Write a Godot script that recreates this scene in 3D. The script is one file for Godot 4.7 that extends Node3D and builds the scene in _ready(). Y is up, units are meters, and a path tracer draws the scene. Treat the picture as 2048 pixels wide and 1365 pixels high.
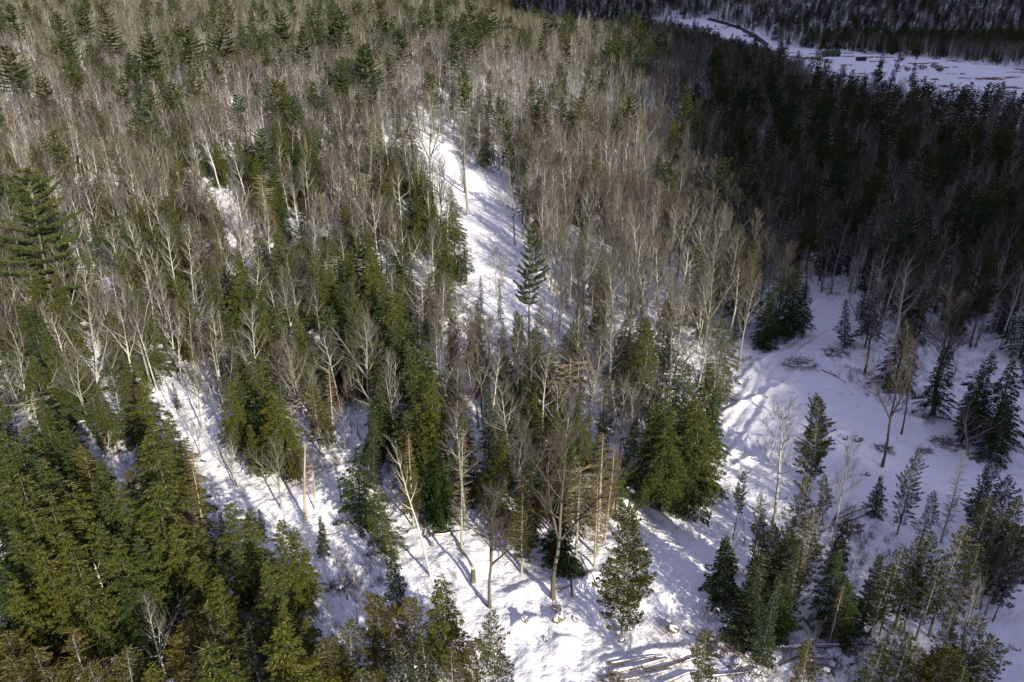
extends Node3D
# A snowy mixed forest seen from the air: low winter sun, a mountain off to the side shading the valley.

const SUN_ELEVATION := 22.0
const SUN_SIDE := 33.0

# ---------------------------------------------------------------- data (world metres: x, z)
const SAY := [
	"on the log-strewn slope",
	"in the shaded snow clearing",
	"beside the open sunlit snow",
	"on the diagonal snow track",
	"on the low edge of the diagonal track",
	"in the dense hemlock stand",
	"in woods uphill of the diagonal track",
	"in bare woods beside the snow strip",
	"at the foot of the snow strip",
	"in mixed woods below the snow strip",
	"in the shaded dark woods",
	"on the sunlit far hill",
]
# kind, x, z, height, breadth, lean, look (hundreds pick the shape), place, label of a tree that stands out
var TREES := [
	["hemlock", -45.94, -57.46, 16, 1.2, 0, 0, SAY[5]],
	["hemlock", -41.5, -57.86, 15, 1, 0, 2, SAY[5]],
	["hemlock", -41.46, -61.09, 15, 1.1, 0, 1, SAY[5]],
	["hemlock", -36.53, -63.95, 17, 1.15, 0, 0, SAY[5]],
	["hemlock", -37.9, -58.72, 14, 1, 0, 0, SAY[5]],
	["hemlock", -30.78, -53.94, 13, 0.9, 0, 2, SAY[5]],
	["hemlock", -37.31, -53, 14, 1.1, 0, 0, SAY[5]],
	["hemlock", -34.12, -51.48, 14, 1.1, 0, 0, SAY[5]],
	["hemlock", -43.64, -54.3, 14, 1.2, 0, 0, SAY[5]],
	["hemlock", -39.34, -51.48, 14, 1.2, 0, 2, SAY[5]],
	["hemlock", -43.99, -51.62, 14, 1, 0, 0, SAY[5]],
	["hemlock", -41.24, -47.12, 13, 1, 0, 2, SAY[5]],
	["hemlock", -28.29, -51.92, 11, 1, 0, 2, SAY[5]],
	["hemlock", -25.56, -49.37, 11, 1, 0, 2, SAY[5]],
	["hemlock", -26.07, -59.39, 11, 0.85, 0, 2, SAY[4]],
	["hemlock", -21.98, -56.54, 11.5, 0.9, 0, 2, SAY[4]],
	["hemlock", -20.07, -56.28, 11, 0.85, 0, 2, SAY[4]],
	["hemlock", -19.62, -48.24, 9.5, 0.95, 0, 2, SAY[5]],
	["hemlock", -17.21, -46.47, 9, 0.9, 0, 2, SAY[5]],
	["hemlock", -42.39, -55.72, 15, 1.1, 0, 0, SAY[5]],
	["hemlock", -38.52, -57.11, 14, 1, 0, 1, SAY[5]],
	["hemlock", -33.82, -52.74, 12, 1, 0, 1, SAY[5]],
	["hemlock", -37.23, -49.56, 13, 1.1, 0, 0, SAY[5]],
	["hemlock", -40.97, -50.85, 13, 1.1, 0, 2, SAY[5]],
	["hemlock", -51.91, -65.44, 14, 1.1, 0, 1, SAY[5]],
	["hemlock", -50.17, -71.23, 13, 1.1, 0, 3, SAY[5]],
	["hemlock", -33.16, -49.06, 11, 1, 0, 3, SAY[5]],
	["hemlock", -49.21, -59.14, 14, 1.1, 0, 0, SAY[5]],
	["hemlock", -55.31, -68.47, 14, 1.1, 0, 1, SAY[5]],
	["hemlock", -48, -57.31, 13, 1.1, 0, 3, SAY[5]],
	["hemlock", -54.94, -71.23, 13, 1.1, 0, 0, SAY[5]],
	["cedar", -26.42, -44.71, 10, 1.2, 0, 1, SAY[5]],
	["cedar", -25.12, -46.62, 10, 1.2, 0, 0, SAY[5]],
	["cedar", -35.22, -44.18, 10, 1.3, 0, 1, SAY[5]],
	["cedar", -37.02, -42.16, 10, 1.3, 0, 1, SAY[5]],
	["cedar", -38.44, -42.03, 9.5, 1.3, 0, 0, SAY[5]],
	["cedar", -40.3, -43.66, 10, 1.2, 0, 1, SAY[5]],
	["cedar", -31.1, -43.09, 9, 1.2, 0, 0, SAY[5]],
	["cedar", -35.81, -41.62, 9, 1.3, 0, 1, SAY[5]],
	["cedar", -24.95, -42.6, 9, 1.3, 0, 0, SAY[5]],
	["cedar", -32.71, -41.62, 9, 1.3, 0, 1, SAY[5]],
	["cedar", -18.55, -43.6, 9, 1.3, 0, 0, SAY[5]],
	["cedar", -22.09, -42.08, 8.5, 1.3, 0, 1, SAY[5]],
	["cedar", -15.9, -42.6, 9, 1.3, 0, 0, SAY[5]],
	["cedar", -21.64, -45.7, 9, 1.2, 0, 2, SAY[5]],
	["spruce", -49.57, -64.73, 12, 1, 0, 1, SAY[5]],
	["spruce", -47.37, -64.55, 12, 1, 0, 1, SAY[5]],
	["spruce", -37.26, -60.45, 11, 1, 0, 1, SAY[5]],
	["spruce", -40.25, -47.69, 7, 1, 0, 0, SAY[5]],
	["spruce", -30.71, -62.89, 7, 1.1, 0, 2, SAY[4]],
	["spruce", -30.39, -50.81, 8, 1, 0, 2, SAY[5]],
	["spruce", -21.14, -64.9, 5.73, 1.3, 0.09, 0, SAY[3], "small lone fir beside the tall broken trunk and snow track"],
	["larch", -35.46, -67.46, 13.49, 1.1, 0.12, 101, SAY[4], "tallest leafless larch with twin grey stems beside hemlock stand"],
	["larch", -33.79, -64.62, 13, 1, 0, 101, SAY[4]],
	["snag", -36.98, -51.11, 10.19, 1, 0.03, 201, SAY[5], "pale dead tree leaning out of the hemlocks, few branches left"],
	["snag", -37.59, -53.05, 5.02, 1.5, 0.11, 100, SAY[5], "short thick broken trunk beside the leaning dead tree"],
	["hardwood", -31.06, -47.66, 9, 1, 0.07, 400, SAY[5], "small bare fan-shaped tree on shaded snow among bronze cedars"],
	["snag", -24.64, -71.1, 10.72, 1, 0.13, 100, SAY[3], "tall limbless broken trunk standing by the diagonal snow track"],
	["hardwood", -28, -72.84, 9.5, 1, -0.02, 0, SAY[3]],
	["birch", -53.91, -81.38, 6.27, 1.3, 0.29, 0, SAY[5]],
	["pine", -82.49, -121.84, 31, 1.25, 0, 101, SAY[6], "huge white pine with broad tiered boughs towering over hardwoods"],
	["hemlock", -86.7, -126.02, 16, 1.1, 0, 0, SAY[6]],
	["hemlock", -79.71, -115.81, 15, 1.2, 0, 2, SAY[6]],
	["hemlock", -71.98, -106.8, 14, 1.1, 0, 2, SAY[6]],
	["hemlock", -76.47, -104.43, 15, 1.1, 0, 0, SAY[6]],
	["hemlock", -66.63, -101.53, 13, 1, 0, 0, SAY[6]],
	["hemlock", -46.82, -119.03, 17, 1.25, 0, 0, SAY[9]],
	["hemlock", -42.85, -130.39, 17, 1.1, 0, 0, SAY[9]],
	["hemlock", -33.86, -121.4, 17, 1, 0, 0, SAY[9]],
	["hemlock", -34.55, -109.16, 13, 1, 0, 0, SAY[9]],
	["hemlock", -66.2, -141.06, 10, 1, 0, 0, SAY[9]],
	["hemlock", -63.31, -126.93, 10, 1, 0, 0, SAY[6]],
	["hemlock", -36.98, -85, 12, 1.1, 0, 2, SAY[3]],
	["hemlock", -29.27, -79.23, 13, 1.2, 0, 2, SAY[3]],
	["hemlock", -33.03, -79.7, 8, 0.9, 0, 2, SAY[3]],
	["hemlock", -27.27, -78.86, 8.5, 0.9, 0, 2, SAY[3]],
	["hemlock", -52.82, -90.22, 12, 1.2, 0, 0, SAY[5]],
	["hemlock", -42.5, -78.82, 11, 1, 0, 2, SAY[4]],
	["hemlock", -40.19, -69.29, 13, 1.2, 0, 0, SAY[5]],
	["hemlock", -54.42, -86.24, 11, 1.1, 0, 0, SAY[5]],
	["hemlock", -59.61, -81.52, 12, 1, 0, 1, SAY[5]],
	["hemlock", -29.13, -117.48, 13, 1, 0, 3, SAY[9]],
	["hemlock", -42.62, -115.04, 14, 1, 0, 1, SAY[9]],
	["hemlock", -39.51, -132.48, 15, 1, 0, 1, SAY[9]],
	["hemlock", -74.4, -133.97, 12, 1, 0, 2, SAY[6]],
	["hemlock", -79.24, -120.79, 13, 1, 0, 0, SAY[6]],
	["hemlock", -119.8, -221.79, 15, 1.1, 0, 0, SAY[11]],
	["hemlock", -123.63, -215.88, 14, 1.1, 0, 0, SAY[11]],
	["hemlock", -112.63, -214.67, 13, 1, 0, 1, SAY[11]],
	["hemlock", -93.22, -179.01, 13, 1, 0, 3, SAY[6]],
	["hemlock", -88.18, -176.68, 12, 1, 0, 3, SAY[6]],
	["spruce", -27.55, -99.27, 14, 1.25, 0, 0, SAY[9], "pale grey-green spruce beside the bare cone-shaped larch"],
	["larch", -48.27, -110.57, 11.36, 1.1, 0.03, 200, SAY[9]],
	["larch", -50.13, -106.93, 11, 1.1, 0, 200, SAY[9]],
	["larch", -39.49, -101.71, 6.95, 1.2, 0.12, 301, SAY[9], "flat-topped pale dead conifer above the yellowish hemlocks"],
	["larch", -36.15, -100.47, 5.63, 1.1, 0.02, 300, SAY[9]],
	["larch", -33.93, -109.37, 7.88, 1.1, -0.01, 100, SAY[9], "bare cone-shaped larch beside pale grey-green spruce"],
	["hardwood", -75.61, -109.37, 12.05, 1, 0.11, 100, SAY[6]],
	["hardwood", -76.87, -104.4, 9.79, 0.8, -0.11, 100, SAY[6]],
	["hardwood", -60.01, -89.75, 13.88, 1.25, 0.1, 200, SAY[5]],
	["hardwood", -67.57, -88.43, 13.02, 1.1, 0.11, 400, SAY[5]],
	["hardwood", -67.01, -84.99, 8.69, 1, 0.02, 200, SAY[5]],
	["hardwood", -54.5, -117.76, 14.84, 1, 0.13, 100, SAY[9]],
	["hardwood", -55.74, -126.14, 9.38, 0.7, 0.04, 0, SAY[9]],
	["hardwood", -53.09, -104.4, 13.54, 0.7, 0.14, 600, SAY[3]],
	["hardwood", -60.82, -110.23, 9.77, 0.6, 0.17, 0, SAY[6]],
	["hardwood", -59.6, -111.09, 9.11, 0.9, 0.12, 0, SAY[6]],
	["hardwood", -75.3, -153.61, 8.67, 1, 0.26, 600, SAY[6]],
	["hardwood", -64.4, -151.06, 11.07, 0.9, -0.17, 0, SAY[9]],
	["hardwood", -43.47, -115.55, 6.77, 1.2, 0.08, 0, SAY[9]],
	["hardwood", -43.43, -109.37, 7.7, 0.6, -0.1, 0, SAY[9]],
	["hardwood", -45.15, -92.05, 12.18, 0.7, 0.06, 100, SAY[3]],
	["hardwood", -70.99, -124.72, 10.36, 1.6, 0.03, 200, SAY[6]],
	["hardwood", -26.9, -87.78, 11.86, 0.6, 0.06, 100, SAY[9]],
	["hardwood", -91.76, -147.33, 13.2, 0.8, -0.03, 0, SAY[6]],
	["hardwood", -88.26, -147.33, 9.83, 0.8, -0.06, 0, SAY[6]],
	["hardwood", -58.74, -100.47, 5.21, 1.3, -0.23, 200, SAY[6]],
	["hardwood", -54.41, -96, 5.48, 1.2, -0.26, 0, SAY[5]],
	["hardwood", -45.15, -132.41, 9.17, 0.7, 0, 0, SAY[9]],
	["hardwood", -101, -137.92, 8.39, 1, 0.04, 0, SAY[6]],
	["birch", -69.67, -132.41, 18.54, 0.9, -0.09, 100, SAY[6]],
	["birch", -93.13, -151.06, 14.79, 0.9, -0.02, 200, SAY[6]],
	["birch", -80.23, -200.63, 17.28, 1, -0.11, 100, SAY[9]],
	["birch", -77.06, -183.74, 16.26, 1, -0.1, 0, SAY[9]],
	["birch", -102.9, -219.57, 14.27, 1, -0.11, 0, SAY[9]],
	["pine", -178.58, -334.91, 23, 1.3, 0, 0, SAY[11]],
	["pine", -169.01, -297.63, 25, 1.3, 0, 0, SAY[11]],
	["pine", -156.62, -306.91, 25, 1.43, 0, 0, SAY[11]],
	["pine", -119.77, -289.84, 24, 1.56, 0, 1, SAY[11]],
	["pine", -110.35, -299.14, 23, 1.43, 0, 0, SAY[11]],
	["pine", -126.96, -275.68, 24, 1.56, 0, 1, SAY[11]],
	["pine", -111.74, -234.71, 17, 1.3, 0, 0, SAY[11]],
	["pine", -164.26, -255.69, 25, 1.56, 0, 0, SAY[11]],
	["pine", -147.99, -243.61, 19, 1.3, 0, 0, SAY[11]],
	["pine", -93.39, -323.43, 23, 1.43, 0, 0, SAY[11]],
	["pine", -78.98, -296.27, 21, 1.3, 0, 0, SAY[11]],
	["pine", -80.57, -329.01, 23, 1.3, 0, 0, SAY[11]],
	["pine", -73.26, -323.43, 23, 1.3, 0, 0, SAY[11]],
	["pine", -66.21, -318.14, 23, 1.3, 0, 0, SAY[11]],
	["pine", -212.39, -341.21, 23, 1.3, 0, 0, SAY[11]],
	["pine", -65.39, -196.09, 18, 1.04, 0, 0, SAY[9]],
	["pine", -63.72, -203.71, 17, 1.04, 0, 1, SAY[9]],
	["spruce", -53.73, -243.72, 13, 0.9, 0, 0, SAY[11]],
	["spruce", -58, -249.11, 13, 0.9, 0, 1, SAY[11]],
	["pine", -49, -267.95, 23, 1.56, 0, 0, SAY[11]],
	["pine", -42.65, -296.27, 21, 1.5, 0, 0, SAY[11]],
	["pine", -56.07, -341.71, 21, 1.25, 0, 0, SAY[11]],
	["pine", -40.22, -341.92, 20, 1.25, 0, 0, SAY[11]],
	["pine", -31.71, -354.59, 20, 1.25, 0, 0, SAY[11]],
	["pine", -22.47, -329.53, 19, 1.25, 0, 0, SAY[11]],
	["pine", -16.87, -344.47, 24, 1.38, 0, 0, SAY[11]],
	["pine", -8.52, -352.28, 24, 1.38, 0, 0, SAY[11]],
	["pine", -12.54, -341.51, 22, 1.25, 0, 0, SAY[11]],
	["pine", 16, -361.77, 22, 1.25, 0, 0, SAY[11]],
	["pine", 21.19, -394.96, 18, 1.25, 0, 0, SAY[11]],
	["pine", 29.35, -417.62, 20, 1.25, 0, 0, SAY[11]],
	["pine", 88.23, -993.5, 18, 1.25, 0, 0, SAY[11]],
	["pine", 112.52, -1000.23, 19, 1.25, 0, 0, SAY[11]],
	["pine", 127.83, -1009.47, 20, 1.25, 0, 0, SAY[11]],
	["pine", 56.07, -351.06, 24, 1.5, 0, 1, SAY[11]],
	["pine", 23.71, -338.9, 17, 1.25, 0, 0, SAY[11]],
	["pine", 42.98, -324.02, 22, 1.25, 0, 1, SAY[11]],
	["pine", 51.78, -308.06, 21, 1.25, 0, 1, SAY[11]],
	["pine", -22.07, -294.62, 21, 1.25, 0, 0, SAY[11]],
	["pine", -15.88, -301, 22, 1.25, 0, 0, SAY[11]],
	["pine", 0.23, -369.22, 18, 1.25, 0, 0, SAY[11]],
	["pine", -44.91, -277.26, 16, 1.38, 0, 1, SAY[11]],
	["pine", 47.85, -169.25, 22, 1.25, 0, 0, SAY[7]],
	["pine", 36.11, -175.22, 18, 1.38, 0, 0, SAY[7]],
	["hemlock", -29.48, -220.75, 16, 0.95, 0, 1, SAY[9]],
	["hemlock", -30.51, -210.29, 13, 0.9, 0, 0, SAY[9]],
	["hemlock", -12.06, -233.27, 13, 1, 0, 1, SAY[11]],
	["hemlock", -7.17, -222.08, 13, 1, 0, 3, SAY[11]],
	["hemlock", -20.11, -261.96, 13, 1, 0, 0, SAY[11]],
	["hemlock", -8.39, -214.79, 13, 1, 0, 3, SAY[11]],
	["hemlock", 5.24, -159.06, 15, 0.7, 0, 0, SAY[11]],
	["hemlock", -12.23, -149.46, 17, 0.75, 0, 0, SAY[9]],
	["hemlock", -13.25, -141.98, 15, 0.8, 0, 0, SAY[9]],
	["hemlock", -23.36, -118.21, 18, 0.95, 0, 2, SAY[9]],
	["hemlock", -18.59, -104.43, 15, 1.1, 0, 0, SAY[9]],
	["hemlock", -16.01, -103.77, 12, 0.9, 0, 3, SAY[9]],
	["hemlock", -29.04, -141.85, 15, 0.9, 0, 1, SAY[9]],
	["hemlock", 8.96, -104.28, 11, 1.1, 0, 0, SAY[9]],
	["hemlock", 18.14, -92.37, 17, 1, 0, 0, SAY[9]],
	["hemlock", 18.75, -78.37, 14, 0.9, 0, 0, SAY[9]],
	["hemlock", 18.82, -75.24, 13, 0.9, 0, 2, SAY[11]],
	["hemlock", 17.09, -77.07, 13, 1, 0, 0, SAY[9]],
	["hemlock", 9.2, -78.97, 13, 0.9, 0, 0, SAY[9]],
	["hemlock", 5.39, -75.82, 12, 0.9, 0, 2, SAY[9]],
	["hemlock", 3.2, -81.25, 12, 0.9, 0, 0, SAY[9]],
	["hemlock", -0.57, -82.88, 12, 0.9, 0, 3, SAY[9]],
	["hemlock", -13.44, -77.03, 12, 1, 0, 0, SAY[9]],
	["hemlock", -8.75, -97.01, 8, 1, 0, 3, SAY[9]],
	["hemlock", -5.84, -75.46, 12, 1, 0, 2, SAY[9]],
	["hemlock", 10.27, -72.37, 11, 0.9, 0, 2, SAY[9]],
	["hemlock", -11.22, -70.76, 11, 1, 0, 2, SAY[9]],
	["hemlock", -8.68, -70.76, 11, 1, 0, 3, SAY[9]],
	["hemlock", 3.83, -72.91, 10, 0.9, 0, 1, SAY[9]],
	["hemlock", 12.24, -70.77, 10, 0.9, 0, 2, SAY[2]],
	["hemlock", 7.5, -75.78, 11, 0.9, 0, 3, SAY[9]],
	["hemlock", 21.93, -76.47, 14, 1, 0, 2, SAY[11]],
	["hemlock", 23.32, -75.22, 12, 1, 0, 0, SAY[11]],
	["hemlock", 20.45, -72.92, 12, 1, 0, 3, SAY[11]],
	["hemlock", 14.04, -75.78, 11, 0.9, 0, 3, SAY[9]],
	["hemlock", 15.71, -155.37, 13, 0.7, 0, 3, SAY[7]],
	["hemlock", 40.28, -268.87, 12, 0.8, 0, 1, SAY[11]],
	["cedar", -9.77, -111.37, 9, 0.9, 0, 1, SAY[9]],
	["cedar", -6.47, -108.24, 10, 0.9, 0, 1, SAY[9]],
	["cedar", 4.4, -113.28, 10, 1, 0, 1, SAY[8]],
	["cedar", 0.92, -114.07, 9, 0.8, 0, 0, SAY[8]],
	["cedar", -1.55, -110.1, 9, 0.8, 0, 1, SAY[8]],
	["cedar", -1.01, -95.11, 10, 1.1, 0, 1, SAY[9]],
	["cedar", -21.49, -99.23, 10, 0.8, 0, 1, SAY[9]],
	["cedar", -23.76, -97.55, 10, 0.8, 0, 1, SAY[9]],
	["cedar", -13.43, -110.63, 8, 0.7, 0, 2, SAY[9]],
	["cedar", 13.94, -145.92, 11, 0.8, 0, 0, SAY[7]],
	["cedar", 15.98, -135.13, 10, 0.8, 0, 0, SAY[7]],
	["spruce", -2.36, -77.65, 12, 0.9, 0, 0, SAY[9]],
	["spruce", -19.46, -131.42, 13, 0.9, 0, 2, SAY[9]],
	["spruce", -13.67, -134.04, 12, 0.9, 0, 2, SAY[9]],
	["spruce", -28, -119.9, 12, 0.9, 0, 2, SAY[9]],
	["spruce", -2.2, -127.34, 9, 0.7, 0, 2, SAY[8]],
	["spruce", 16.15, -120.47, 12, 0.7, 0, 2, SAY[9]],
	["spruce", 25.89, -137.81, 12, 0.8, 0, 2, SAY[7]],
	["spruce", -5.91, -129.01, 9.22, 0.7, 0.03, 2, SAY[8]],
	["spruce", -9.86, -145.15, 7.83, 0.7, 0.03, 2, SAY[8]],
	["spruce", -13.76, -203.26, 9.55, 0.8, 0.03, 0, SAY[11]],
	["spruce", 10.86, -133.18, 6.71, 0.7, -0.1, 2, SAY[7]],
	["pine", 2.95, -115.02, 24.26, 0.75, 0.03, 300, SAY[8], "lone tall pine with long bare trunk beside the snow strip"],
	["hardwood", -2.52, -131.67, 12.77, 0.9, 0.02, 400, SAY[8], "bare dark tree standing alone in the long snow strip"],
	["hardwood", -12.79, -118.35, 12.47, 1.25, 0.07, 400, SAY[9]],
	["hardwood", -21.8, -97.76, 15.6, 1, -0.03, 200, SAY[9]],
	["hardwood", -22.08, -90.41, 11.15, 0.6, -0.01, 100, SAY[9]],
	["hardwood", -23.07, -90.68, 9.86, 0.6, -0, 300, SAY[9]],
	["hardwood", 14.61, -123.27, 9.16, 1, 0.02, 0, SAY[7]],
	["hardwood", 17.67, -111.88, 18.95, 1, -0.09, 100, SAY[9]],
	["hardwood", 11.99, -98.71, 9.22, 1.5, 0.04, 200, SAY[9]],
	["hardwood", 8.34, -96.03, 7.7, 1.3, -0.03, 0, SAY[9]],
	["hardwood", 2.33, -79.11, 9.57, 1, -0.11, 0, SAY[9]],
	["hardwood", -11.12, -85.49, 8.56, 1.2, -0.05, 400, SAY[9]],
	["hardwood", -12.87, -199.72, 18.52, 1.1, -0.01, 500, SAY[11]],
	["hardwood", -11.4, -184.45, 22.3, 1, -0.01, 100, SAY[11]],
	["hardwood", -22.67, -182.16, 16.77, 0.8, 0.01, 400, SAY[9]],
	["hardwood", -17.12, -171.62, 16.68, 0.8, 0.03, 0, SAY[9]],
	["hardwood", 0.71, -167.14, 17.56, 0.9, -0.07, 200, SAY[11]],
	["hardwood", 2.52, -170.27, 16.65, 0.9, 0.04, 100, SAY[11]],
	["hardwood", 17.73, -187.77, 16.62, 0.9, -0.11, 0, SAY[7]],
	["hardwood", 33.4, -179.55, 15.52, 0.9, -0.11, 0, SAY[7]],
	["hardwood", 27.76, -184.57, 16.43, 0.9, -0.1, 0, SAY[7]],
	["hardwood", 35.68, -139.36, 12.58, 1, -0.14, 0, SAY[7]],
	["hardwood", 28.4, -129.99, 16.77, 0.8, -0.11, 0, SAY[7]],
	["hardwood", 26.6, -136.71, 19.26, 0.9, -0.12, 0, SAY[7]],
	["hardwood", 9.62, -156.54, 14.66, 0.8, -0.06, 0, SAY[7]],
	["hardwood", -33.02, -197.1, 19.59, 0.9, 0.03, 0, SAY[9]],
	["hardwood", -36.77, -186.97, 20.09, 0.8, 0.05, 0, SAY[9]],
	["hardwood", -40.84, -168.58, 17.61, 0.8, 0.03, 0, SAY[9]],
	["hardwood", -26.41, -186.97, 17.68, 0.9, -0.01, 0, SAY[9]],
	["hardwood", -22.54, -200.7, 23.61, 1, 0.03, 200, SAY[9]],
	["hardwood", -19.34, -256.71, 14.42, 1, -0.03, 100, SAY[11]],
	["hardwood", -0.67, -251.33, 12.72, 1, -0.06, 0, SAY[11]],
	["hardwood", -43.1, -157.53, 13.58, 0.8, 0.22, 0, SAY[9]],
	["hardwood", 28.42, -117.79, 13.08, 0.8, -0.06, 0, SAY[7]],
	["hardwood", 33.78, -121.88, 11.53, 0.9, -0.06, 0, SAY[7]],
	["hardwood", 33.31, -107.15, 10.64, 0.9, -0.04, 0, SAY[9]],
	["hardwood", 28.62, -97.53, 10.85, 0.8, -0.04, 0, SAY[9]],
	["hardwood", 14.94, -91.79, 7.34, 0.9, 0.04, 0, SAY[9]],
	["hardwood", -5.24, -106.9, 10.62, 0.7, -0.06, 0, SAY[9]],
	["hardwood", -16.69, -106.85, 9.76, 0.7, 0.02, 0, SAY[9]],
	["hardwood", -19.79, -100.47, 8.57, 0.7, 0.03, 0, SAY[9]],
	["hardwood", 0.98, -74.03, 10.81, 1.1, 0.05, 0, SAY[9]],
	["hardwood", -23.13, -86.49, 7.86, 0.7, 0.05, 0, SAY[9]],
	["hardwood", -22.55, -105.21, 10.51, 0.6, 0.04, 0, SAY[9]],
	["birch", -32.23, -141.37, 13.97, 0.7, 0.17, 100, SAY[9]],
	["birch", -28.2, -161.56, 9.88, 1, 0.09, 200, SAY[9]],
	["birch", 9.86, -144.88, 15.97, 0.7, -0.11, 100, SAY[7]],
	["birch", 14.01, -92.48, 7.93, 1, 0.12, 100, SAY[9]],
	["birch", 16.28, -88.43, 8.35, 1.1, 0.27, 200, SAY[9]],
	["birch", 41.43, -447.37, 19.39, 1, 0.1, 100, SAY[11]],
	["birch", 33.9, -423.54, 18.41, 1, 0.08, 0, SAY[11]],
	["birch", 36.05, -173.15, 9.21, 1, -0.11, 0, SAY[7]],
	["larch", -35.34, -177.25, 13, 0.9, 0, 0, SAY[9]],
	["larch", 9.01, -62.91, 12, 1, 0, 101, SAY[2]],
	["snag", 10.45, -100.55, 9, 0.8, 0.06, 200, SAY[9]],
	["snag", 6.85, -111.29, 7.79, 0.8, -0.08, 100, SAY[9]],
	["snag", 5.27, -103.69, 10.42, 0.8, 0.09, 200, SAY[9]],
	["hemlock", -18.11, -70.35, 10.92, 1.15, 0.05, 3, SAY[9], "dark hemlock at the fork of the diagonal snow track"],
	["hemlock", -14.03, -64.74, 9.36, 1.05, -0.07, 0, SAY[2], "rich green hemlock leaning over sunlit snow below the darker one"],
	["spruce", -11.35, -55.96, 7.7, 1, -0.03, 2, SAY[2], "small dark fir in shade below the leaning birch"],
	["hemlock", -6.17, -49.06, 11, 1.05, 0, 2, SAY[2], "full bronze-green hemlock behind the ragged cedar at sunlit snow edge"],
	["cedar", -1.54, -44.17, 12, 0.9, 0, 100, SAY[2], "ragged see-through cedar at the edge of bright open snow"],
	["cedar", -9, -48.53, 9, 1.2, 0, 1, SAY[2]],
	["cedar", -11.54, -47.94, 10, 1, 0, 1, SAY[5]],
	["cedar", -13.88, -46.14, 9, 1.1, 0, 0, SAY[5]],
	["cedar", -4.82, -44.03, 8, 1.2, 0, 0, SAY[2]],
	["cedar", -10.95, -42.69, 7, 1, 0, 1, SAY[5]],
	["cedar", -7.15, -45.12, 8.5, 1.1, 0, 2, SAY[2]],
	["cedar", -14.95, -43.6, 9, 1.2, 0, 1, SAY[5]],
	["cedar", -9.46, -44.07, 8.5, 1, 0, 2, SAY[5]],
	["cedar", -3.23, -44.54, 8, 0.9, 0, 1, SAY[2]],
	["spruce", -13.99, -45.76, 7, 1.2, 0, 2, SAY[5]],
	["spruce", -7.85, -43.43, 7, 1.2, 0, 2, SAY[5]],
	["larch", -11.61, -69.98, 12.71, 0.9, 0.02, 101, SAY[9], "tawny larch beside dark hemlock behind the fallen logs"],
	["hemlock", -8.61, -71.29, 11.26, 0.85, -0.01, 3, SAY[9]],
	["larch", -5.71, -66.16, 15.5, 0.85, 0.04, 202, SAY[2], "slim pale dead conifer standing in snow behind the stump"],
	["birch", -8.58, -60.95, 16.53, 0.65, -0.23, 100, SAY[2], "leaning pale birch rising from the sunlit snow"],
	["hardwood", -2.24, -57.05, 14.05, 1.05, 0.02, 500, SAY[2], "bare straight-trunked tree with long shadow on open snow"],
	["hardwood", 4.24, -58.31, 18.74, 1.1, 0.05, 500, SAY[2], "big forked bare maple standing in snow before bronze conifers"],
	["cedar", 1.03, -62.33, 12.39, 0.9, 0, 101, SAY[2], "thin bronze cedar with twin stems behind the long-shadow tree"],
	["larch", 9.47, -64.74, 16.12, 1.15, -0.05, 102, SAY[2], "tall tawny larch with bare lower trunk beside the big maple"],
	["larch", 10.67, -67.46, 13.36, 0.9, 0.01, 101, SAY[2]],
	["larch", 7.12, -64.73, 12, 1, 0, 1, SAY[2]],
	["cedar", 10.8, -53.49, 14.72, 0.92, -0.01, 400, SAY[2], "full cedar standing alone among small boulders on open snow"],
	["hemlock", 17.99, -72.25, 15.62, 1.15, -0.13, 1, SAY[2], "broad dark hemlock at the bend of the shaded track"],
	["hemlock", 23.07, -73.83, 15.41, 1.05, -0.12, 0, SAY[11], "hemlock at the corner of the shaded clearing and track"],
	["hemlock", 5.12, -62.88, 6.36, 1.7, 0.01, 3, SAY[2], "low dark hemlock bush behind the big forked maple"],
	["pine", 42.27, -127.81, 13.82, 0.65, -0.11, 101, SAY[7], "pine with sunlit top at the edge of the shaded clearing"],
	["hardwood", 38.36, -111.71, 15.68, 1, 0.06, 0, SAY[1]],
	["hardwood", 48.67, -124.28, 17.01, 0.9, 0.01, 500, SAY[1]],
	["hardwood", 59.17, -110.02, 15.39, 1, -0.03, 500, SAY[1]],
	["hardwood", 63.1, -95.62, 18.73, 1.25, -0.13, 500, SAY[1]],
	["hardwood", 49.5, -82.56, 18.95, 0.8, -0.05, 500, SAY[1]],
	["hardwood", 55.88, -90.46, 14.17, 0.7, -0.06, 500, SAY[1]],
	["hardwood", 31.01, -70.35, 15.92, 1, -0.1, 0, SAY[0]],
	["hardwood", 62.3, -84.99, 7.33, 1.8, -0.17, 200, SAY[1]],
	["hardwood", 33.84, -61.86, 15.66, 0.55, 0.03, 100, SAY[0]],
	["hardwood", 47.53, -54.77, 9.47, 0.5, 0.06, 500, SAY[0]],
	["hardwood", 36.7, -132.62, 19.84, 0.9, 0.08, 0, SAY[7]],
	["hardwood", 33.56, -141.55, 15.74, 0.9, -0.03, 0, SAY[7]],
	["hardwood", 40.67, -130.87, 16.89, 0.9, -0.01, 0, SAY[7]],
	["hardwood", 49.19, -141.68, 17.86, 0.9, 0.03, 0, SAY[10]],
	["hardwood", 55.97, -143.16, 16.01, 0.9, 0.04, 500, SAY[10]],
	["hardwood", 69.91, -157.44, 18.3, 0.9, -0.05, 500, SAY[10]],
	["hardwood", 47.29, -55.63, 9.65, 0.5, -0.02, 500, SAY[0]],
	["hardwood", 47.18, -56.3, 10.29, 0.5, -0.12, 500, SAY[0]],
	["birch", 69.69, -154.22, 9, 1, 0.02, 100, SAY[10]],
	["birch", 65.69, -113.48, 18.69, 0.85, -0.06, 100, SAY[1]],
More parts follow.
